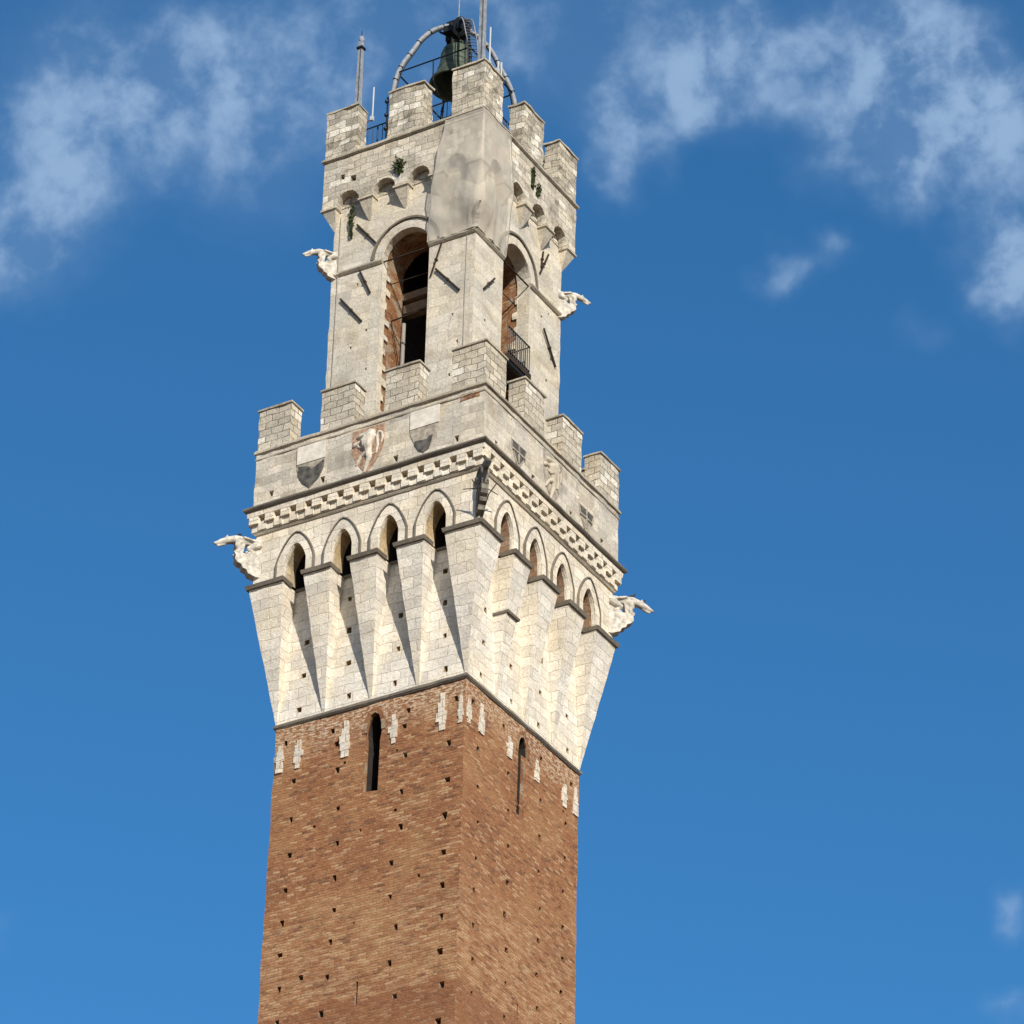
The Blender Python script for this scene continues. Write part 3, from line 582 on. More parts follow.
for k in range(4):
    c1, c2 = (-2.2, 2.18) if k % 2 == 0 else (-2.25, 2.2)
    for j, c in enumerate((c1, c2)):
        zt, zb = 76.02, 74.3
        if k % 2 == 0:
            so = polypart(k, shieldpts(c, .56, zt, zb), hp, .03, 'shield_grey', 'shield', pp_o, 'worn shield with a white upper field and a black lower field' if j == 0 else 'worn shield with a clean white upper field and a grey stained point')
            polypart(k, shieldpts(c, .555, zt, zb, 1, .6), hp, .05, 'shield_white', 'shield_field', so)
            if j == 0: polypart(k, [(c-.5, zb+.95), (c-.1, zb+.88), (c+.05, zb+.72), (c+.52, zb+.98), (c+.5, zb+.66), (c+.33, zb+.3), (c, zb+.02), (c-.3, zb+.28), (c-.5, zb+.62)], hp, .04, 'shield_black', 'shield_field', so)
            else: polypart(k, [(c-.36, zb+.55), (c-.1, zb+.52), (c+.1, zb+.5), (c+.2, zb+.62), (c+.33, zb+.62), (c+.3, zb+.4), (c+.18, zb+.12), (c, zb+.03), (c-.2, zb+.16), (c-.36, zb+.42)], hp, .04, 'shield_black', 'shield_field', so)
        else:
            so = polypart(k, shieldpts(c, .5, 75.95, zb), hp, .03, 'shield_grey', 'shield', pp_o, 'shield with a worn black field' if j == 0 else 'shield with a black field split by a pale cross')
            polypart(k, shieldpts(c, .5, 75.95, zb, 1, .52), hp, .04, 'parapet', 'shield_field', so)
            polypart(k, shieldpts(c, .45, 75.9, zb+.1, .5, .0 if j == 0 else .25), hp, .04, 'shield_black', 'shield_field', so)
            polypart(k, [(c-.04, zb+.15), (c+.04, zb+.15), (c+.04, zb+.88), (c-.04, zb+.88)], hp, .055, 'shield_grey', 'shield_field', so)
            polypart(k, [(c-.4, zb+.5), (c+.4, zb+.5), (c+.4, zb+.56), (c-.4, zb+.56)], hp, .06, 'shield_grey', 'shield_field', so)
    lion(k, 0.0 if k % 2 == 0 else -.05, 0, pp_o, 'pale rampant lion carved on a faded red shield' if k % 2 == 0 else 'worn rampant lion carved on a grey shield')

# --- merlons
polypart(0, [(3.5, 75.86), (4.22, 75.88), (4.24, 76.12), (3.52, 76.14)], hp, .015, 'brick_in', 'brick_patch', pp_o, 'small red brick repair near the corner')
def merlon(pts_out, z0, z1, mat, name, parent, cap=.07, ov=.045, jit=.03, label=None):
    """pts_out: footprint polygon (x,y), counter-clockwise"""
    q = MB(); q.prism([(x, y, z0) for x, y in pts_out], (0, 0, z1-z0), mat)
    o = q.build(name, parent, label, sub=.22, jit=jit, fr=2.6)
    cx = sum(p[0] for p in pts_out)/len(pts_out); cy = sum(p[1] for p in pts_out)/len(pts_out)
    n = len(pts_out); op = []
    for i in range(n):
        p0 = Vector(pts_out[i-1]); p1 = Vector(pts_out[i]); p2 = Vector(pts_out[(i+1) % n])
        d1 = (p1-p0).normalized(); d2 = (p2-p1).normalized(); n1 = Vector((d1.y, -d1.x)); n2 = Vector((d2.y, -d2.x))
        op.append(p1+(n1+n2)*ov)
    c = MB(); c.prism([(p.x, p.y, z1-.005) for p in op], (0, 0, cap), 'capstone'); c.build('capstone', o, sub=.25, jit=jit*.6, fr=3)
    return o
def footprint(k, a, b_, h, d):
    P = [face(k, a, 0, h), face(k, b_, 0, h), face(k, b_, 0, h, d), face(k, a, 0, h, d)]; return [(p[0], p[1]) for p in P]
def cornerfoot(k, a, h, d):
    rot = Matrix.Rotation(math.pi/2*k, 2)
    return [tuple(rot @ Vector(p)) for p in ((a, -h), (h, -h), (h, -a), (h-d, -a), (h-d, -h+d), (a, -h+d))]
for k in range(4):
    for a, b_ in ((-1.93, -.65), (.57, 1.85)): merlon(footprint(k, a, b_, 4.42, .62), 76.42, 78.0, 'merlon', 'merlon', pp_o)
    merlon(cornerfoot(k, 3.14, 4.42, .62), 76.42, 78.0, 'merlon', 'corner_merlon', pp_o)

# --- belfry chamber
hc = 2.88
BA = {0: (.12, .94), 1: (-.13, .90), 2: (.12, .94), 3: (-.13, .9)}
ch = MB()
for k in range(4):
    c, w = BA[k]
    sm = [(-1.94, 80.76), (-1.29, 79.67), (2.07, 80.78), (2.31, 79.61), (2.03, 78.33), (-1.37, 81.32), (-1.81, 83.34)] if k % 2 == 0 else [(-2.09, 80.74), (2.05, 83.6), (1.6, 83.22), (2.03, 80.78), (2.3, 81.86), (-2.2, 78.7), (1.5, 79.0)]
    holes = [(hole(u, v, .62), .25, 'chamber', 'inner_shade') for u, v in sm]
    js = .28 if k % 2 == 0 else .5
    holes.append((archp(c, w, 76.6, 84.12, 85.04, 14), js, 'chamber', None))
    wall(ch, k, hc, [(-hc, 74.9), (hc, 74.9), (hc, 86.9), (-hc, 86.9)], holes, 'chamber')
ch_o = ch.build('belfry_chamber', T, 'smooth pale stone bell chamber with a tall round arch on each side', jit=.03, fr=2.4)
for k in range(4):
    c, w = BA[k]; js = .28 if k % 2 == 0 else .5
    q = MB(); A = archp(c, w, 76.6, 84.12, 85.04, 14); A2 = archp(c, w+.05, 76.6, 84.12, 85.09, 14); n = len(A)
    q.add([face(k, a, b_, hc, js) for a, b_ in A]+[face(k, a, b_, hc, js) for a, b_ in A2], [(i, (i+1) % n, n+(i+1) % n, n+i) for i in range(n)], 'chamber')
    q.add([face(k, a, b_, hc, js) for a, b_ in A2]+[face(k, a, b_, hc, 1.45) for a, b_ in A2], [(i, (i+1) % n, n+(i+1) % n, n+i) for i in range(n)], 'brick_in')
    if k > 1: q.add([face(k, a, b_, hc, 1.2) for a, b_ in A2], [tuple(range(n))], 'inner_shade')
    q.build('arch_reveal', ch_o, 'brick lined inside of the tall belfry arch', jit=.02)
    # stone quoins keyed into the brick of the jambs
    for i in range(11):
        z = 77.2+i*.62
        for s_ in (-1, 1):
            q = MB(); u = c+s_*(w+.05); dd = rg.uniform(.06, .3); hh = rg.uniform(.2, .36)
            P = [face(k, u-s_*.06, z, hc, js-.01), face(k, u-s_*.06, z+hh, hc, js-.01), face(k, u-s_*.06, z+hh*.8, hc, js+dd), face(k, u-s_*.06, z, hc, js+dd)]
            off = Vector(face(k, u+s_*.05, z, hc, js-.01))-Vector(P[0]); q.prism(P, off, 'chamber')
            q.build('jamb_quoin', ch_o, jit=.03, sub=.15, fr=5)
    for nm, w0, z0, w1, z1, pr, mt, zz in (('archivolt', w+.01, 85.05, w+.33, 85.40, .025, 'chamber', 83.95), ('hood_moulding', w+.36, 85.42, w+.43, 85.50, .09, 'slab', 83.95)):
        q = MB(); P = archp(c, w0, zz, 84.12, z0, 18)[2:]; Q = archp(c, w1, zz, 84.12, z1, 18)[2:]
        n = len(P); vs = []
        for d in (-pr, .05): vs += [face(k, a, b_, hc, d) for a, b_ in P]+[face(k, a, b_, hc, d) for a, b_ in Q]
        fs = []
        for i in range(n-1): fs += [(i, i+1, n+i+1, n+i), (i, i+1, 2*n+i+1, 2*n+i), (n+i, n+i+1, 3*n+i+1, 3*n+i)]
        q.add(vs, fs, mt); q.build(nm, ch_o, jit=.012, fr=3)
    # gargoyle-level string course, broken at the arch
    for a, b_ in ((-hc-.04, c-w), (c+w, hc+.04)):
        q = MB()
        P = [face(k, a, 83.93, hc, .05), face(k, a, 83.93, hc, -.04), face(k, a, 84.0, hc, -.1), face(k, a, 84.07, hc, -.1), face(k, a, 84.12, hc, .05)]
        q.prism(P, Vector(face(k, b_, 0, hc))-Vector(face(k, a, 0, hc)), 'trim'); q.build('string_course', ch_o, sub=.3, jit=.02)
    # iron tie rod across the arch
    q = MB(); q.tube([face(k, c-w-.05, 84.0, hc, .06), face(k, c+w+.05, 84.0, hc, .06)], .03, 'iron', 6); q.build('tie_rod', ch_o)
    q = MB(); q.tube([face(k, c-w-.05, 83.4, hc, .6), face(k, c+w+.05, 83.4, hc, .6)], .018, 'iron', 6); q.build('tie_rod', ch_o)
# inner room
ir = MB(); hi = 1.46
for k in range(4):
    c, w = BA[k]
    wall(ir, k, hi, [(-hi, 76.2), (hi, 76.2), (hi, 86.3), (-hi, 86.3)], [(archp(c, w+.05, 76.6, 84.12, 85.09, 14), .02, 'inner_shade', 'inner_shade' if k > 1 else None)], 'inner_shade')
ir.box((-hi, -hi, 86.25), (hi, hi, 86.4), 'inner_shade'); ir.box((-hi-1, -hi-1, 76.3), (hi+1, hi+1, 76.55), 'inner_shade')
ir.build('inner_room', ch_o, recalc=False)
# timber bell beams behind the arches
for (a, b_, r) in (((-1.6, -1.35, 83.35), (1.6, -1.35, 83.35), .15), ((-1.6, -1.2, 82.9), (1.6, -1.2, 82.9), .2), ((-1.6, .1, 84.6), (1.6, .1, 84.6), .14), ((.9, -1.6, 83.6), (.9, 1.6, 83.6), .13)):
    q = MB(); q.tube([a, b_], r*1.3, 'wood', 4); q.build('bell_beam', ch_o, 'weathered timber beam inside the arch')
q = MB(); q.tube([(-.74, -1.5, 76.6), (-.74, -1.5, 82.2)], .07, 'pipe', 8); q.build('downpipe', ch_o, 'pale grey pipe standing inside the tall arch')
q = MB(); q.tube([(-.8, -2.2, 81.9), (1.05, -2.2, 82.0)], .03, 'iron', 6); q.tube([(-.8, -2.2, 81.9), (-.76, -1.6, 80.2)], .02, 'iron', 6); q.build('tie_rod', ch_o)

# iron anchors on the chamber walls
AL = [((-1.91, 85.89), (-1.04, 84.75)), ((-1.71, 83.88), (-1.24, 82.79)), ((-2.43, 82.92), (-1.53, 81.7)), ((1.58, 83.88), (1.18, 82.64)), ((1.38, 82.87), (2.35, 81.68))]
AR = [((-1.66, 82.75), (-2.31, 81.92)), ((1.85, 86.0), (1.34, 84.89)), ((1.65, 82.74), (2.54, 81.65)), ((1.5, 85.9), (1.42, 85.2))]
for k in range(4):
    for (a, b_) in (AL if k % 2 == 0 else AR):
        q = MB(); q.tube([face(k, a[0], a[1], hc, -.07), face(k, b_[0], b_[1], hc, -.05)], .036, 'iron', 6)
        m_ = ((a[0]+b_[0])/2, (a[1]+b_[1])/2); q.tube([face(k, *m_, hc, -.1), face(k, *m_, hc, .1)], .055, 'iron', 6)
        q.build('wall_anchor', ch_o, 'long rusty iron bar pinned to the stone')
# downward cable on the front corner and on the left
q = MB(); q.tube([wob((2.55, -2.90, z), .02, .8) for z in [76.5+i*.5 for i in range(19)]], .016, 'pipe', 5)
q.tube([wob((-2.62, -2.92, z), .015, .8) for z in [76.5+i*.5 for i in range(21)]], .014, 'pipe', 5); q.build('cable', ch_o)

# --- crown: small corbels, blind arches, wall
hk = 3.22
cr = MB()
AC = [-2.17, -.7, .7, 2.17]
for k in range(4):
    out_ = [(-hk, 86.72)]
    for c in AC:
        for i in range(9): out_.append((c-.46*math.cos(math.pi*i/8), 86.72+.58*math.sin(math.pi*i/8)))
    out_ += [(hk, 86.72), (hk, 88.82), (-hk, 88.82)]
    ph = [(hole(u, v, 1.2), .2, 'rubble', 'inner_shade') for u, v in ((-2.45, 87.95), (-2.0, 87.75), (1.95, 88.3))] if k == 0 else []
    wall(cr, k, hk, out_, ph, 'crown', thick=.3, step=.4)
cr.box((-2.9, -2.9, 86.85), (2.9, 2.9, 88.6), 'rubble')
cr_o = cr.build('crown_wall', T, 'rough blotched stone crown standing out on small arches', jit=.03)
ring([(3.0, 88.78), (3.25, 88.78), (3.31, 88.83), (3.31, 88.9), (3.27, 88.96), (3.0, 88.96)], 'capstone', 'crown_coping', T, sub=.3)
def ccorb(k, c0, c1):
    q = MB(); vs = []; n = 4
    for i in range(n+1):
        s = i/n; z = 85.95+.74*s; cm = (c0+c1)/2; w = (c1-c0)/2*(.12+.88*s**.8); h = hc+.01+.33*s
        vs += [face(k, cm-w, z, h), face(k, cm+w, z, h), face(k, cm+w, z, hc-.1), face(k, cm-w, z, hc-.1)]
    q.add(vs, [(i*4+j, i*4+(j+1) % 4, (i+1)*4+(j+1) % 4, (i+1)*4+j) for i in range(n) for j in range(4)]+[(3, 2, 1, 0), (n*4, n*4+1, n*4+2, n*4+3)], 'chamber')
    o = q.build('crown_corbel', cr_o, jit=.015)
    s = MB(); P = footprint(k, c0-.04, c1+.04, hk+.04, .5); s.prism([(x, y, 86.69) for x, y in P], (0, 0, .07), 'trim'); s.build('corbel_slab', o, jit=.01)
for k in range(4):
    for c in (-1.43, 0, 1.43): ccorb(k, c-.27, c+.27)
    rot = Matrix.Rotation(math.pi/2*k, 3, 'Z'); q = MB(); vs = []
    for i in range(5):
        s = i/4; z = 85.95+.74*s; a = hc-.02-(hc-.02-2.68)*s**.8; h = hc+.01+.33*s; b_ = 2.7
        a = min(a, h-.02); vs += [rot @ Vector(p) for p in ((a, -h, z), (h, -h, z), (h, -a, z), (min(a, b_+.1), -min(a, b_+.1), z))]
    q.add(vs, [(i*4+j, i*4+(j+1) % 4, (i+1)*4+(j+1) % 4, (i+1)*4+j) for i in range(4) for j in range(4)]+[(3, 2, 1, 0), (16, 17, 18, 19)], 'chamber')
    o = q.build('crown_corbel', cr_o, jit=.01)
    s = MB(); P = cornerfoot(k, 2.64, hk+.04, .5); s.prism([(x, y, 86.69) for x, y in P], (0, 0, .07), 'trim'); s.build('corbel_slab', o, jit=.01)
for k in range(4):
    a, b_ = ((-.66, .75), (-.5, .85), (-.66, .75), (-.5, .85))[k]
    merlon(footprint(k, a, b_, 3.22, .6), 88.93, 90.98, 'rubble', 'merlon', cr_o, jit=.075)
    merlon(cornerfoot(k, 1.95, 3.22, .6), 88.93, 90.98, 'rubble', 'corner_merlon', cr_o, jit=.075)

# --- balcony in the right-hand arch
bal = MB(); bal.box((1.5, -1.02, 79.82), (3.18, .5, 80.02), 'iron'); bal.box((2.98, -1.02, 79.68), (3.14, .48, 79.82), 'darkiron'); bal.box((2.2, .34, 79.68), (2.98, .48, 79.82), 'darkiron')
bo = bal.build('balcony', T, 'small iron railed balcony in the belfry arch', bevel=.01)
q = MB()
for z in (81.15, 80.15): q.tube([(3.12, -.98, z), (3.12, .46, z), (2.3, .46, z)], .03, 'darkiron', 6, True)
for i in range(12): q.tube([(3.12, -.98+i*.131, 80.0), (3.12, -.98+i*.131, 81.15)], .018, 'darkiron', 5)
for i in range(5): q.tube([(2.95-i*.17, .46, 80.0), (2.95-i*.17, .46, 81.15)], .018, 'darkiron', 5)
q.build('railing', bo)

# --- wolf gargoyles
def gargoyle_meshes():
    c = MB(); prof = [(-.3, 0), (.66, 0), (.68, -.05), (.64, -.1), (.66, -.28), (.58, -.4), (.46, -.47), (.42, -.6), (.3, -.66), (.24, -.82), (.1, -.88), (0, -.93), (-.3, -.93)]
    c.prism([(x, -.19, z) for x, z in prof], (0, .38, 0), 'sculpt')
    for i in range(5):
        a = -.12-i*.28; c.tube([(.0, 0, -.05), (.62*math.cos(a)-.02, 0, -.05+.72*math.sin(a))], [.205, .21], 'sculpt', 4) if False else None
    co = c.build('gargoyle', None, bevel=.02)
    w = MB(); M_ = 'sculpt'
    w.tube([(-.3, 0, .5), (0, 0, .55), (.3, 0, .57), (.52, 0, .60), (.64, 0, .62), (.8, 0, .58), (.94, 0, .52), (1.04, 0, .46), (1.2, 0, .38), (1.3, 0, .33)], [.2, .2, .17, .19, .185, .15, .135, .13, .075, .05], M_, 12)
    w.tube([(.98, 0, .38), (1.1, 0, .30), (1.2, 0, .25)], [.07, .05, .035], M_, 8)
    for s in (-1, 1):
        w.tube([(.95, s*.07, .58), (.92, s*.1, .72)], [.06, .02], M_, 6)
        w.tube([(.55, s*.12, .5), (.62, s*.15, .3), (.56, s*.14, .16), (.6, s*.14, .02)], [.12, .08, .06, .06], M_, 8)
        w.tube([(.6, s*.14, .035), (.7, s*.14, .03)], [.06, .045], M_, 8)
        w.tube([(-.05, s*.14, .45), (.12, s*.17, .32), (.3, s*.17, .2)], [.17, .13, .08], M_, 8)
        w.tube([(.3, s*.17, .2), (.14, s*.17, .1), (.05, s*.16, .03)], [.07, .055, .05], M_, 8)
        w.tube([(.04, s*.16, .03), (.3, s*.16, .03)], [.05, .045], M_, 8)
        w.tube([(.28, s*.16, .62), (.44, s*.2, .66), (.16, s*.24, .56), (-.1, s*.2, .5)], [.05, .06, .05, .03], M_, 6)   # folded mane or wing ridge
    w.hexa([(.42, -.12, 0), (.66, -.12, 0), (.66, .12, 0), (.42, .12, 0)], [(.36, -.13, .5), (.62, -.13, .5), (.62, .13, .5), (.36, .13, .5)], M_)
    w.hexa([(-.3, -.14, 0), (.14, -.14, 0), (.14, .14, 0), (-.3, .14, 0)], [(-.3, -.15, .45), (.2, -.15, .45), (.2, .15, .45), (-.3, .15, .45)], M_)
    wo = w.build('wolf_figure', co, smooth=True); md = wo.modifiers.new('m', 'REMESH'); md.mode = 'VOXEL'; md.voxel_size = .024; md.use_smooth_shade = True
    return co
g0 = gargoyle_meshes()
def place(first, loc, ang, sc, label):
    o = g0 if first else g0.copy()
    if not first:
        COL.objects.link(o)
        for ch_ in g0.children: c2 = ch_.copy(); COL.objects.link(c2); c2.parent = o
    o.parent = T; o.location = loc; o.rotation_euler = (0, 0, R_(ang)); o.scale = (sc, sc*.82, sc*.82); o['label'] = label; return o
fg = place(True, (4.27, -4.27, 72.25), -45, 1.05, 'shade-painted slender lower gargoyle on the corner facing the viewer'); fg.scale = (1.05, .62, 1.0)
place(False, (-4.27, -4.27, 72.3), -135, 1.1, 'lower gargoyle on the left corner')
place(False, (4.27, 4.27, 72.3), 45, 1.12, 'lower gargoyle on the right corner')
place(False, (-4.27, 4.27, 72.3), 135, 1.0, 'lower gargoyle on the far corner')
place(False, (-2.85, -2.85, 84.55), -135, .86, 'upper gargoyle on the left corner')
place(False, (2.85, 2.85, 84.55), 45, .86, 'upper gargoyle on the right corner')
place(False, (2.85, -2.85, 84.7), -45, .5, 'upper gargoyle behind the netting')
place(False, (-2.85, 2.85, 84.55), 135, .86, 'upper gargoyle on the far corner')
MT['sculpt_shade'] = simple('shaded_marble', (.2, .18, .15), .9, 0, .5, 5, .5)  # darker marble copy: the front gargoyle's shaded side put into its colour
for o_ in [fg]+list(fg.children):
    for sl in o_.material_slots: sl.link = 'OBJECT'; sl.material = MT['sculpt_shade']
q = MB()
for s in (-1, 1):
    q.tube([(4.3+s*.05, -4.3+s*.05, 71.3), (4.62+s*.12, -4.62+s*.12, 71.9), (4.66+s*.28, -4.66+s*.28, 72.3)], .02, 'iron', 5)
    q.tube([(4.33+s*.4, -4.33+s*.4, 72.2), (4.7+s*.1, -4.7+s*.1, 72.0)], .015, 'iron', 5)
q.build('iron_bracket', T, 'thin iron props round the lower corner gargoyle')

# ------------------------------------------------------------------ things on the tower top
# green bronze bell
BL = empty('bronze_bell', (0, 0, 93.3), 'large green bronze bell hanging above the crown of the tower', 'bell')
q = MB()
prof = [(.86, .03), (.93, 0), (.95, .05), (.86, .2), (.74, .42), (.64, .72), (.58, 1.1), (.54, 1.45), (.49, 1.62), (.36, 1.74), (.12, 1.79), (0, 1.8)]
q.lathe(prof, (0, 0, 0), 'bronze'); q.lathe([(.86, .03), (.8, .2), (.66, .45), (.56, .8), (.5, 1.3), (.35, 1.6), (0, 1.65)], (0, 0, 0), 'bronze')
for r, z in ((.9, .14), (.66, .68), (.55, 1.4)): q.lathe([(r-.04, z-.03), (r+.015, z), (r-.04, z+.03)], (0, 0, 0), 'bronze')
q.build('bell_body', BL, smooth=True)
q = MB(); q.tube([(0, 0, 1.5), (0, 0, .1)], .045, 'darkiron', 8); q.ball((0, 0, .02), .15, 'darkiron'); q.build('clapper', BL, smooth=True)
q = MB()
for i in range(4):
    a = math.pi/2*i; q.tube([(.22*math.cos(a), .22*math.sin(a), 1.72), (.27*math.cos(a), .27*math.sin(a), 1.92), (.1*math.cos(a), .1*math.sin(a), 2.08)], .05, 'bronze', 6)
q.build('canon', BL)
# crossing hoops
FR = empty('bell_gantry', (0, 0, 88.6), 'two crossing pale steel hoops that carry the bell over the crown', 'bell frame')
HP = [(0, 96.05), (.36, 96.0), (.86, 95.7), (1.29, 95.2), (1.62, 94.55), (1.95, 93.9), (2.15, 93.3), (2.25, 92.6), (2.3, 91.2), (2.3, 88.6)]
HPc = []
for i in range(len(HP)-1):      # Catmull-Rom refinement
    p0 = HP[i-1] if i else (-HP[1][0], HP[1][1]); p1 = HP[i]; p2 = HP[i+1]; p3 = HP[min(i+2, len(HP)-1)]
    for s in (0, .33, .66):
        HPc.append(tuple(.5*((2*p1[j])+(-p0[j]+p2[j])*s+(2*p0[j]-5*p1[j]+4*p2[j]-p3[j])*s*s+(-p0[j]+3*p1[j]-3*p2[j]+p3[j])*s**3) for j in (0, 1)))
HPc.append(HP[-1])
for ang in (45, -45):
    D = Vector((math.cos(R_(ang)), math.sin(R_(ang)), 0)); path = [D*-d+Vector((0, 0, z-88.6)) for d, z in HPc[::-1]]+[D*d+Vector((0, 0, z-88.6)) for d, z in HPc[1:]]
    hr = .085 if ang == 45 else .05; q = MB(); q.tube(path, hr, 'steel' if ang == 45 else 'darkiron', 8); ho = q.build('hoop', FR, smooth=True)
    for i in range(2, len(path)-2, 3): d = (path[i+1]-path[i]).normalized(); q = MB(); q.tube([path[i]-d*.02, path[i]+d*.02], hr+.018, 'darkiron', 8); q.build('joint_band', ho)
    # inner rib
    inn = [p-(p-Vector((0, 0, 3.9))).normalized()*.10 for p in path[6:-6]]; q = MB(); q.tube(inn, .035, 'darkiron', 5)
    q.build('inner_rib', ho)
q = MB()
q.box((-.42, -.13, 6.85), (.42, .13, 7.1), 'darkiron'); q.box((-.16, -.7, 6.75), (.16, .7, 7.0), 'darkiron')
q.box((-.3, -.3, 7.1), (.3, .3, 7.55), 'darkiron'); q.ball((.05, .1, 7.7), .22, 'darkiron'); q.tube([(-.35, -.1, 7.1), (-.62, -.2, 7.3), (-.7, -.2, 7.45), (-.3, 0, 7.6)], .05, 'darkiron', 6); q.tube([(.35, .1, 7.0), (.5, .1, 7.4), (.2, 0, 7.7)], .05, 'darkiron', 6)
for x, y in ((-.35, 0), (.35, 0), (0, .35), (0, -.35)): q.tube([(x*1.3, y*1.3, 7.3), (x, y, 6.3)], .045, 'darkiron', 6)
for i in range(6): a = i*1.05; q.tube([(.12*math.cos(a), .12*math.sin(a), 6.55), (.3*math.cos(a), .3*math.sin(a), 7.3)], .03, 'darkiron', 5)
q.build('headstock', FR, 'dark iron yoke and hammer gear at the crossing of the hoops')
# ladder on the near hoop
q = MB()
for s in (-1, 1): q.tube([Vector((s*.13+d*.707+.12, s*.13-d*.707+.0, z-88.6)) for d, z in HPc[3:22]], .022, 'steel', 5)
for d, z in HPc[4:22]: q.tube([(d*.707-.13+.12, -d*.707-.13, z-88.6), (d*.707+.13+.12, -d*.707+.13, z-88.6)], .015, 'darkiron', 5)
q.build('ladder', FR, 'narrow ladder up the hoop nearest the viewer')
# railings round the bell
RL = empty('safety_railing', (0, 0, 88.6), 'thin dark safety rail round the bell above the merlons', 'railing')
q = MB(); s = 1.52; z = 4.83
for i in range(4):
    a = [(-s, -s), (s, -s), (s, s), (-s, s)][i]; b_ = [(s, -s), (s, s), (-s, s), (-s, -s)][i]
    q.tube([(*a, z), (*b_, z)], .03, 'darkiron', 6); q.tube([(*a, z-.05), (*a, 0)], .035, 'darkiron', 6)
    m_ = ((a[0]+b_[0])/2, (a[1]+b_[1])/2); q.tube([(m_[0], m_[1], z), (m_[0]*.97, m_[1]*.97, z-.9), (m_[0]*.7, m_[1]*.7, z-1.3)], .03, 'darkiron', 6)
q.build('guard_rail', RL)
LR = empty('parapet_railing', (0, 0, 88.6), 'low iron bar railing in the gaps between the upper merlons', 'railing')
q = MB(); s = 2.55
for i in range(4):
    a = Vector([(-s, -s, 0), (s, -s, 0), (s, s, 0), (-s, s, 0)][i]); b_ = Vector([(s, -s, 0), (s, s, 0), (-s, s, 0), (-s, -s, 0)][i])
    for z in (.9, 1.75): q.tube([a+Vector((0, 0, z)), b_+Vector((0, 0, z))], .028, 'darkiron', 6)
    for j in range(26): p = a.lerp(b_, j/25); q.tube([p, p+Vector((0, 0, 1.75))], .014 if j % 5 else .03, 'darkiron', 5)
q.build('iron_bars', LR)
q = MB(); q.tube([(.95, -2.4, .2), (2.35, -2.4, 2.4)], .035, 'steel', 6); q.build('stay_bar', LR)
# chain post beside the second merlon
q = MB(); pz = [88.95+i*.2 for i in range(11)]
q.tube([(-.8, -3.1, z) for z in pz], .035, 'darkiron', 6)
for z in pz[::3]: q.ball((-.82, -3.12, z), .08, 'darkiron', n=5)
tag(q.build('cable_post'), 'dark knobbly cable running up the left side of the middle front merlon', 'cable')

# masts
def mast(x, y, z0, z1, w, label, finial=True, mat='steel'):
    E = empty('mast', (x, y, z0), label, 'mast', 'masts on the tower top')
    q = MB(); H = z1-z0
    q.hexa([(-w/2, -w/2, 0), (w/2, -w/2, 0), (w/2, w/2, 0), (-w/2, w/2, 0)], [(-w*.38, -w*.38, H), (w*.38, -w*.38, H), (w*.38, w*.38, H), (-w*.38, w*.38, H)], mat); q.build('pole', E, bevel=.012)
    q = MB(); q.box((-w*.7, -w*.7, 0), (w*.7, w*.7, .05), 'darkiron'); q.tube([(w*.28, -w*.52, .2), (w*.22, -w*.43, H-.4)], .02, 'darkiron', 5); q.build('cable_run', E)
    if finial:
        q = MB(); q.box((-w*.65, -w*.65, H-.35), (w*.65, w*.65, H-.27), 'darkiron'); q.ball((0, 0, H+.1), w*.55, 'steel', (1, 1, 1.6)); q.tube([(0, 0, H), (0, 0, H+.5)], [.04, .012], 'darkiron', 6); q.build('finial', E)
    return E
mast(-2.1, -3.03, 91.06, 94.0, .19, 'grey square mast with a pointed tip on the left corner merlon')
mast(2.93, -2.98, 91.06, 97.5, .2, 'tall grey mast on the front corner merlon running out of the picture top', True)
q = MB(); q.tube([(0, 0, 0), (0, 0, 4)], .025, 'steel', 6); q.ball((0, 0, .05), .09, 'steel')
o = q.build('lightning_rod'); o.location = (0, .05, 96.4); tag(o, 'thin lightning rod rising from the yoke above the bell', 'lightning rod')
def aerial(x, y, z0, H, label):
    q = MB(); q.tube([(0, 0, 0), (0, 0, H)], .03, 'white', 6); q.tube([(-.06, .0, .1), (-.3, .02, .0), (-.34, .02, -.25)], .025, 'steel', 5); q.box((-.08, -.05, .02), (.04, .05, .2), 'white')
    o = q.build('aerial'); o.location = (x, y, z0); tag(o, label, 'aerial', 'white aerials')
aerial(-1.85, -2.45, 90.75, 1.5, 'short white aerial clipped behind the left corner merlon')
aerial(3.12, -2.75, 91.1, 1.7, 'tallest white aerial standing beside the front mast')
aerial(3.2, -2.3, 91.07, .5, 'stubby white aerial on the edge of the front corner merlon')
aerial(3.15, -2.0, 91.0, .75, 'slanting small white aerial at the far end of the front corner merlon')

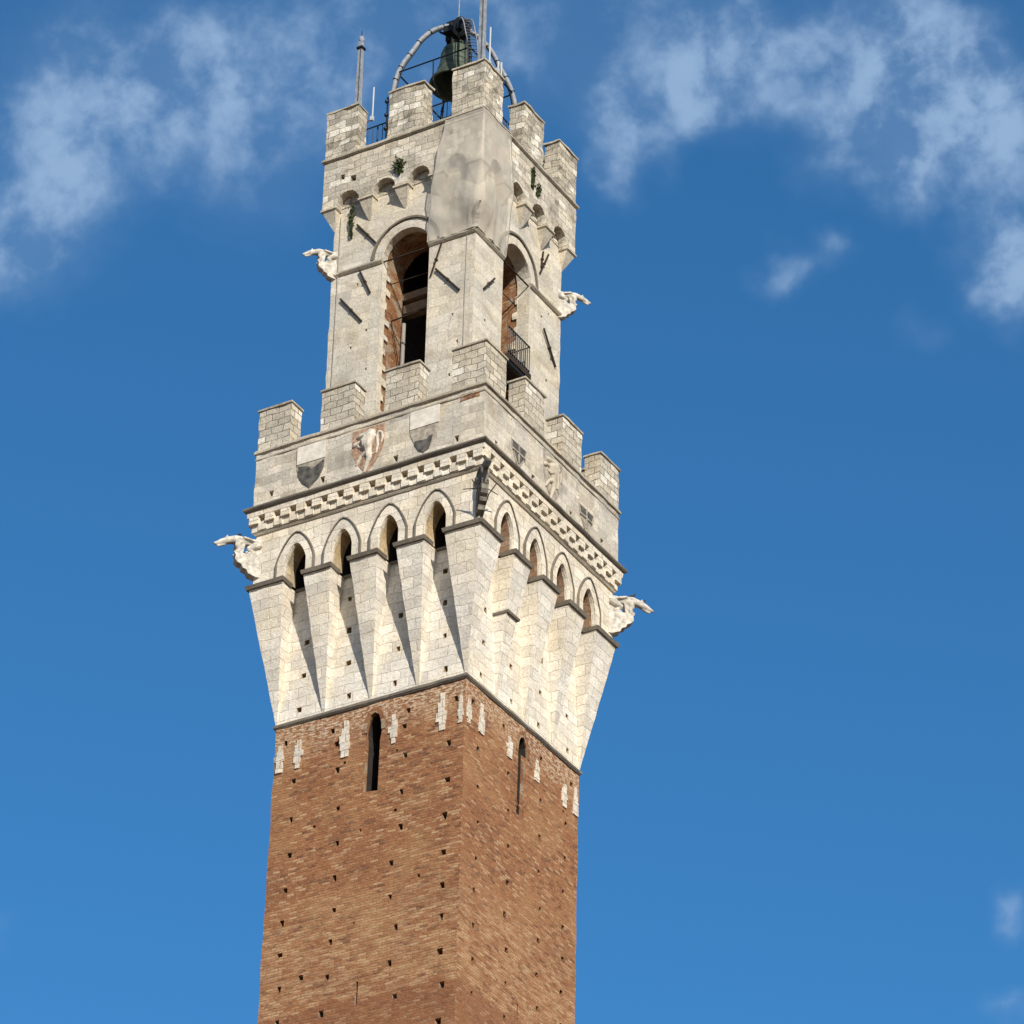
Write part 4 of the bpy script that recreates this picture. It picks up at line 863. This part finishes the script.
# ------------------------------------------------------------------ protective netting on the front corner
q = MB(); NU, NV = 60, 44; vs = []
for j in range(NV+1):
    s = j/NV; z = 88.80-s*4.72
    hh = 3.34 if z > 86.68 else 3.34-.40*((86.68-z)/2.6)
    uL = 1.83-.81*s**.85+.03*math.sin(s*19); uR = -1.64+.62*s**.8+.03*math.sin(s*15)        # edges along the two sides
    for i in range(NU+1):
        t_ = i/NU*2-1
        if t_ < 0: a = uL+(hh-uL)*(1+t_); p = Vector((a, -hh, z)); nn = Vector((0, -1, 0))
        else: a = -hh+(uR+hh)*t_; p = Vector((hh, a, z)); nn = Vector((1, 0, 0))
        nn = (nn+Vector((.7, -.7, 0))*max(0, 1-abs(t_)*4)).normalized()
        # pushed out by the gargoyle behind it, drawn tight at the foot
        bulge = math.exp(-(abs(t_-.03)/.42)**2)*math.exp(-(abs(z-84.9)/(1.2 if z > 84.9 else .5))**2)*.33
        fold = .006*math.sin(t_*17+z*1.3)*(.3+s)+.03*noise.noise(p*1.5)+.035*(1-abs(noise.noise(Vector((p.x*2.2, p.y*2.2, p.z*.9))))*2.2)*s+.02*noise.noise(p*5)
        fold += .05*math.exp(-((t_-.42-.35*(s-.8))/.05)**2)*s*s-.03*math.exp(-((t_-.3)/.04)**2)*s*s
        vs.append(p+nn*(bulge+fold+.02))
q.add(vs, [(j*(NU+1)+i, j*(NU+1)+i+1, (j+1)*(NU+1)+i+1, (j+1)*(NU+1)+i) for j in range(NV) for i in range(NU)], 'net')
no = q.build('protective_net', smooth=True, recalc=False); tag(no, 'pale see-through netting draped over the front corner of the crown', 'netting')
q = MB()
for jj in (0, NV): q.tube([vs[jj*(NU+1)+i] for i in range(0, NU+1, 2)], .03, 'trim', 5)
for ii in (0, NU): q.tube([vs[j*(NU+1)+ii] for j in range(0, NV+1, 2)], .018, 'pipe', 5)
q.build('hem', no)

# ------------------------------------------------------------------ plants in the stonework
def plant(k, u, v, h, size, hang, n, label, seed):
    rr = random.Random(seed); q = MB()
    for i in range(n):
        s = rr.random(); cu = u+rr.gauss(0, size*.28)*(1-.5*s); cv = v-hang*s+rr.gauss(0, size*.2); dd = -rr.random()*size*.6*(1-.6*s)
        c = Vector(face(k, cu, cv, h, dd)); a = Vector([rr.uniform(-1, 1) for _ in range(3)]).normalized(); b_ = a.orthogonal().normalized(); L = rr.uniform(.04, .09)
        q.add([c-a*L, c+b_*L*.45, c+a*L, c-b_*L*.45], [(0, 1, 2, 3)], 'leaf')
    for i in range(4): q.tube([face(k, u, v, h, .05), face(k, u+rr.gauss(0, size*.2), v-hang*.5, h, -.1), face(k, u+rr.gauss(0, size*.3), v-hang, h, -.05)], .01, 'leaf', 4)
    tag(q.build('wall_plant', recalc=False), label, 'plant', 'plants growing from the crown')
plant(0, -.08, 87.75, hk, .34, .45, 260, 'bushy dark green plant on the left side of the crown above the little arches', 1)
plant(0, -2.12, 86.75, 2.95, .2, 1.3, 170, 'straggling plant trailing down from the leftmost little arch', 2)
plant(1, .15, 88.5, hk, .22, .8, 170, 'dark plant hanging below the coping on the right side of the crown', 3)
plant(1, .5, 87.9, hk, .24, .3, 120, 'small tuft on the right side of the crown beside the middle little arch', 4)

# ------------------------------------------------------------------ pigeons
def pigeon(loc, ang, label):
    q = MB(); q.tube([(-.2, 0, .04), (-.1, 0, .09), (0, 0, .12), (.08, 0, .16), (.11, 0, .22), (.13, 0, .25)], [.012, .05, .065, .05, .033, .03], 'bird', 8); q.tube([(.14, 0, .25), (.18, 0, .24)], [.012, .004], 'bird', 5)
    for s in (-1, 1): q.tube([(0, s*.02, .08), (.01, s*.02, 0)], .006, 'bird', 4)
    o = q.build('pigeon', smooth=True); o.location = loc; o.rotation_euler = (0, 0, R_(ang)); o.scale = (.75,)*3; tag(o, label, 'pigeon', 'pigeons on the gargoyles')
D = .7071
pigeon((-4.27-D*.6, -4.27-D*.6, 72.98), 150, 'dark pigeon perched on the back of the lower left gargoyle')
pigeon((4.27+D*.72, 4.27+D*.72, 73.0), 40, 'dark pigeon perched on the shoulders of the lower right gargoyle')
pigeon((4.27+D*1.08, 4.27+D*1.08, 72.84), 60, 'dark pigeon perched on the head of the lower right gargoyle')
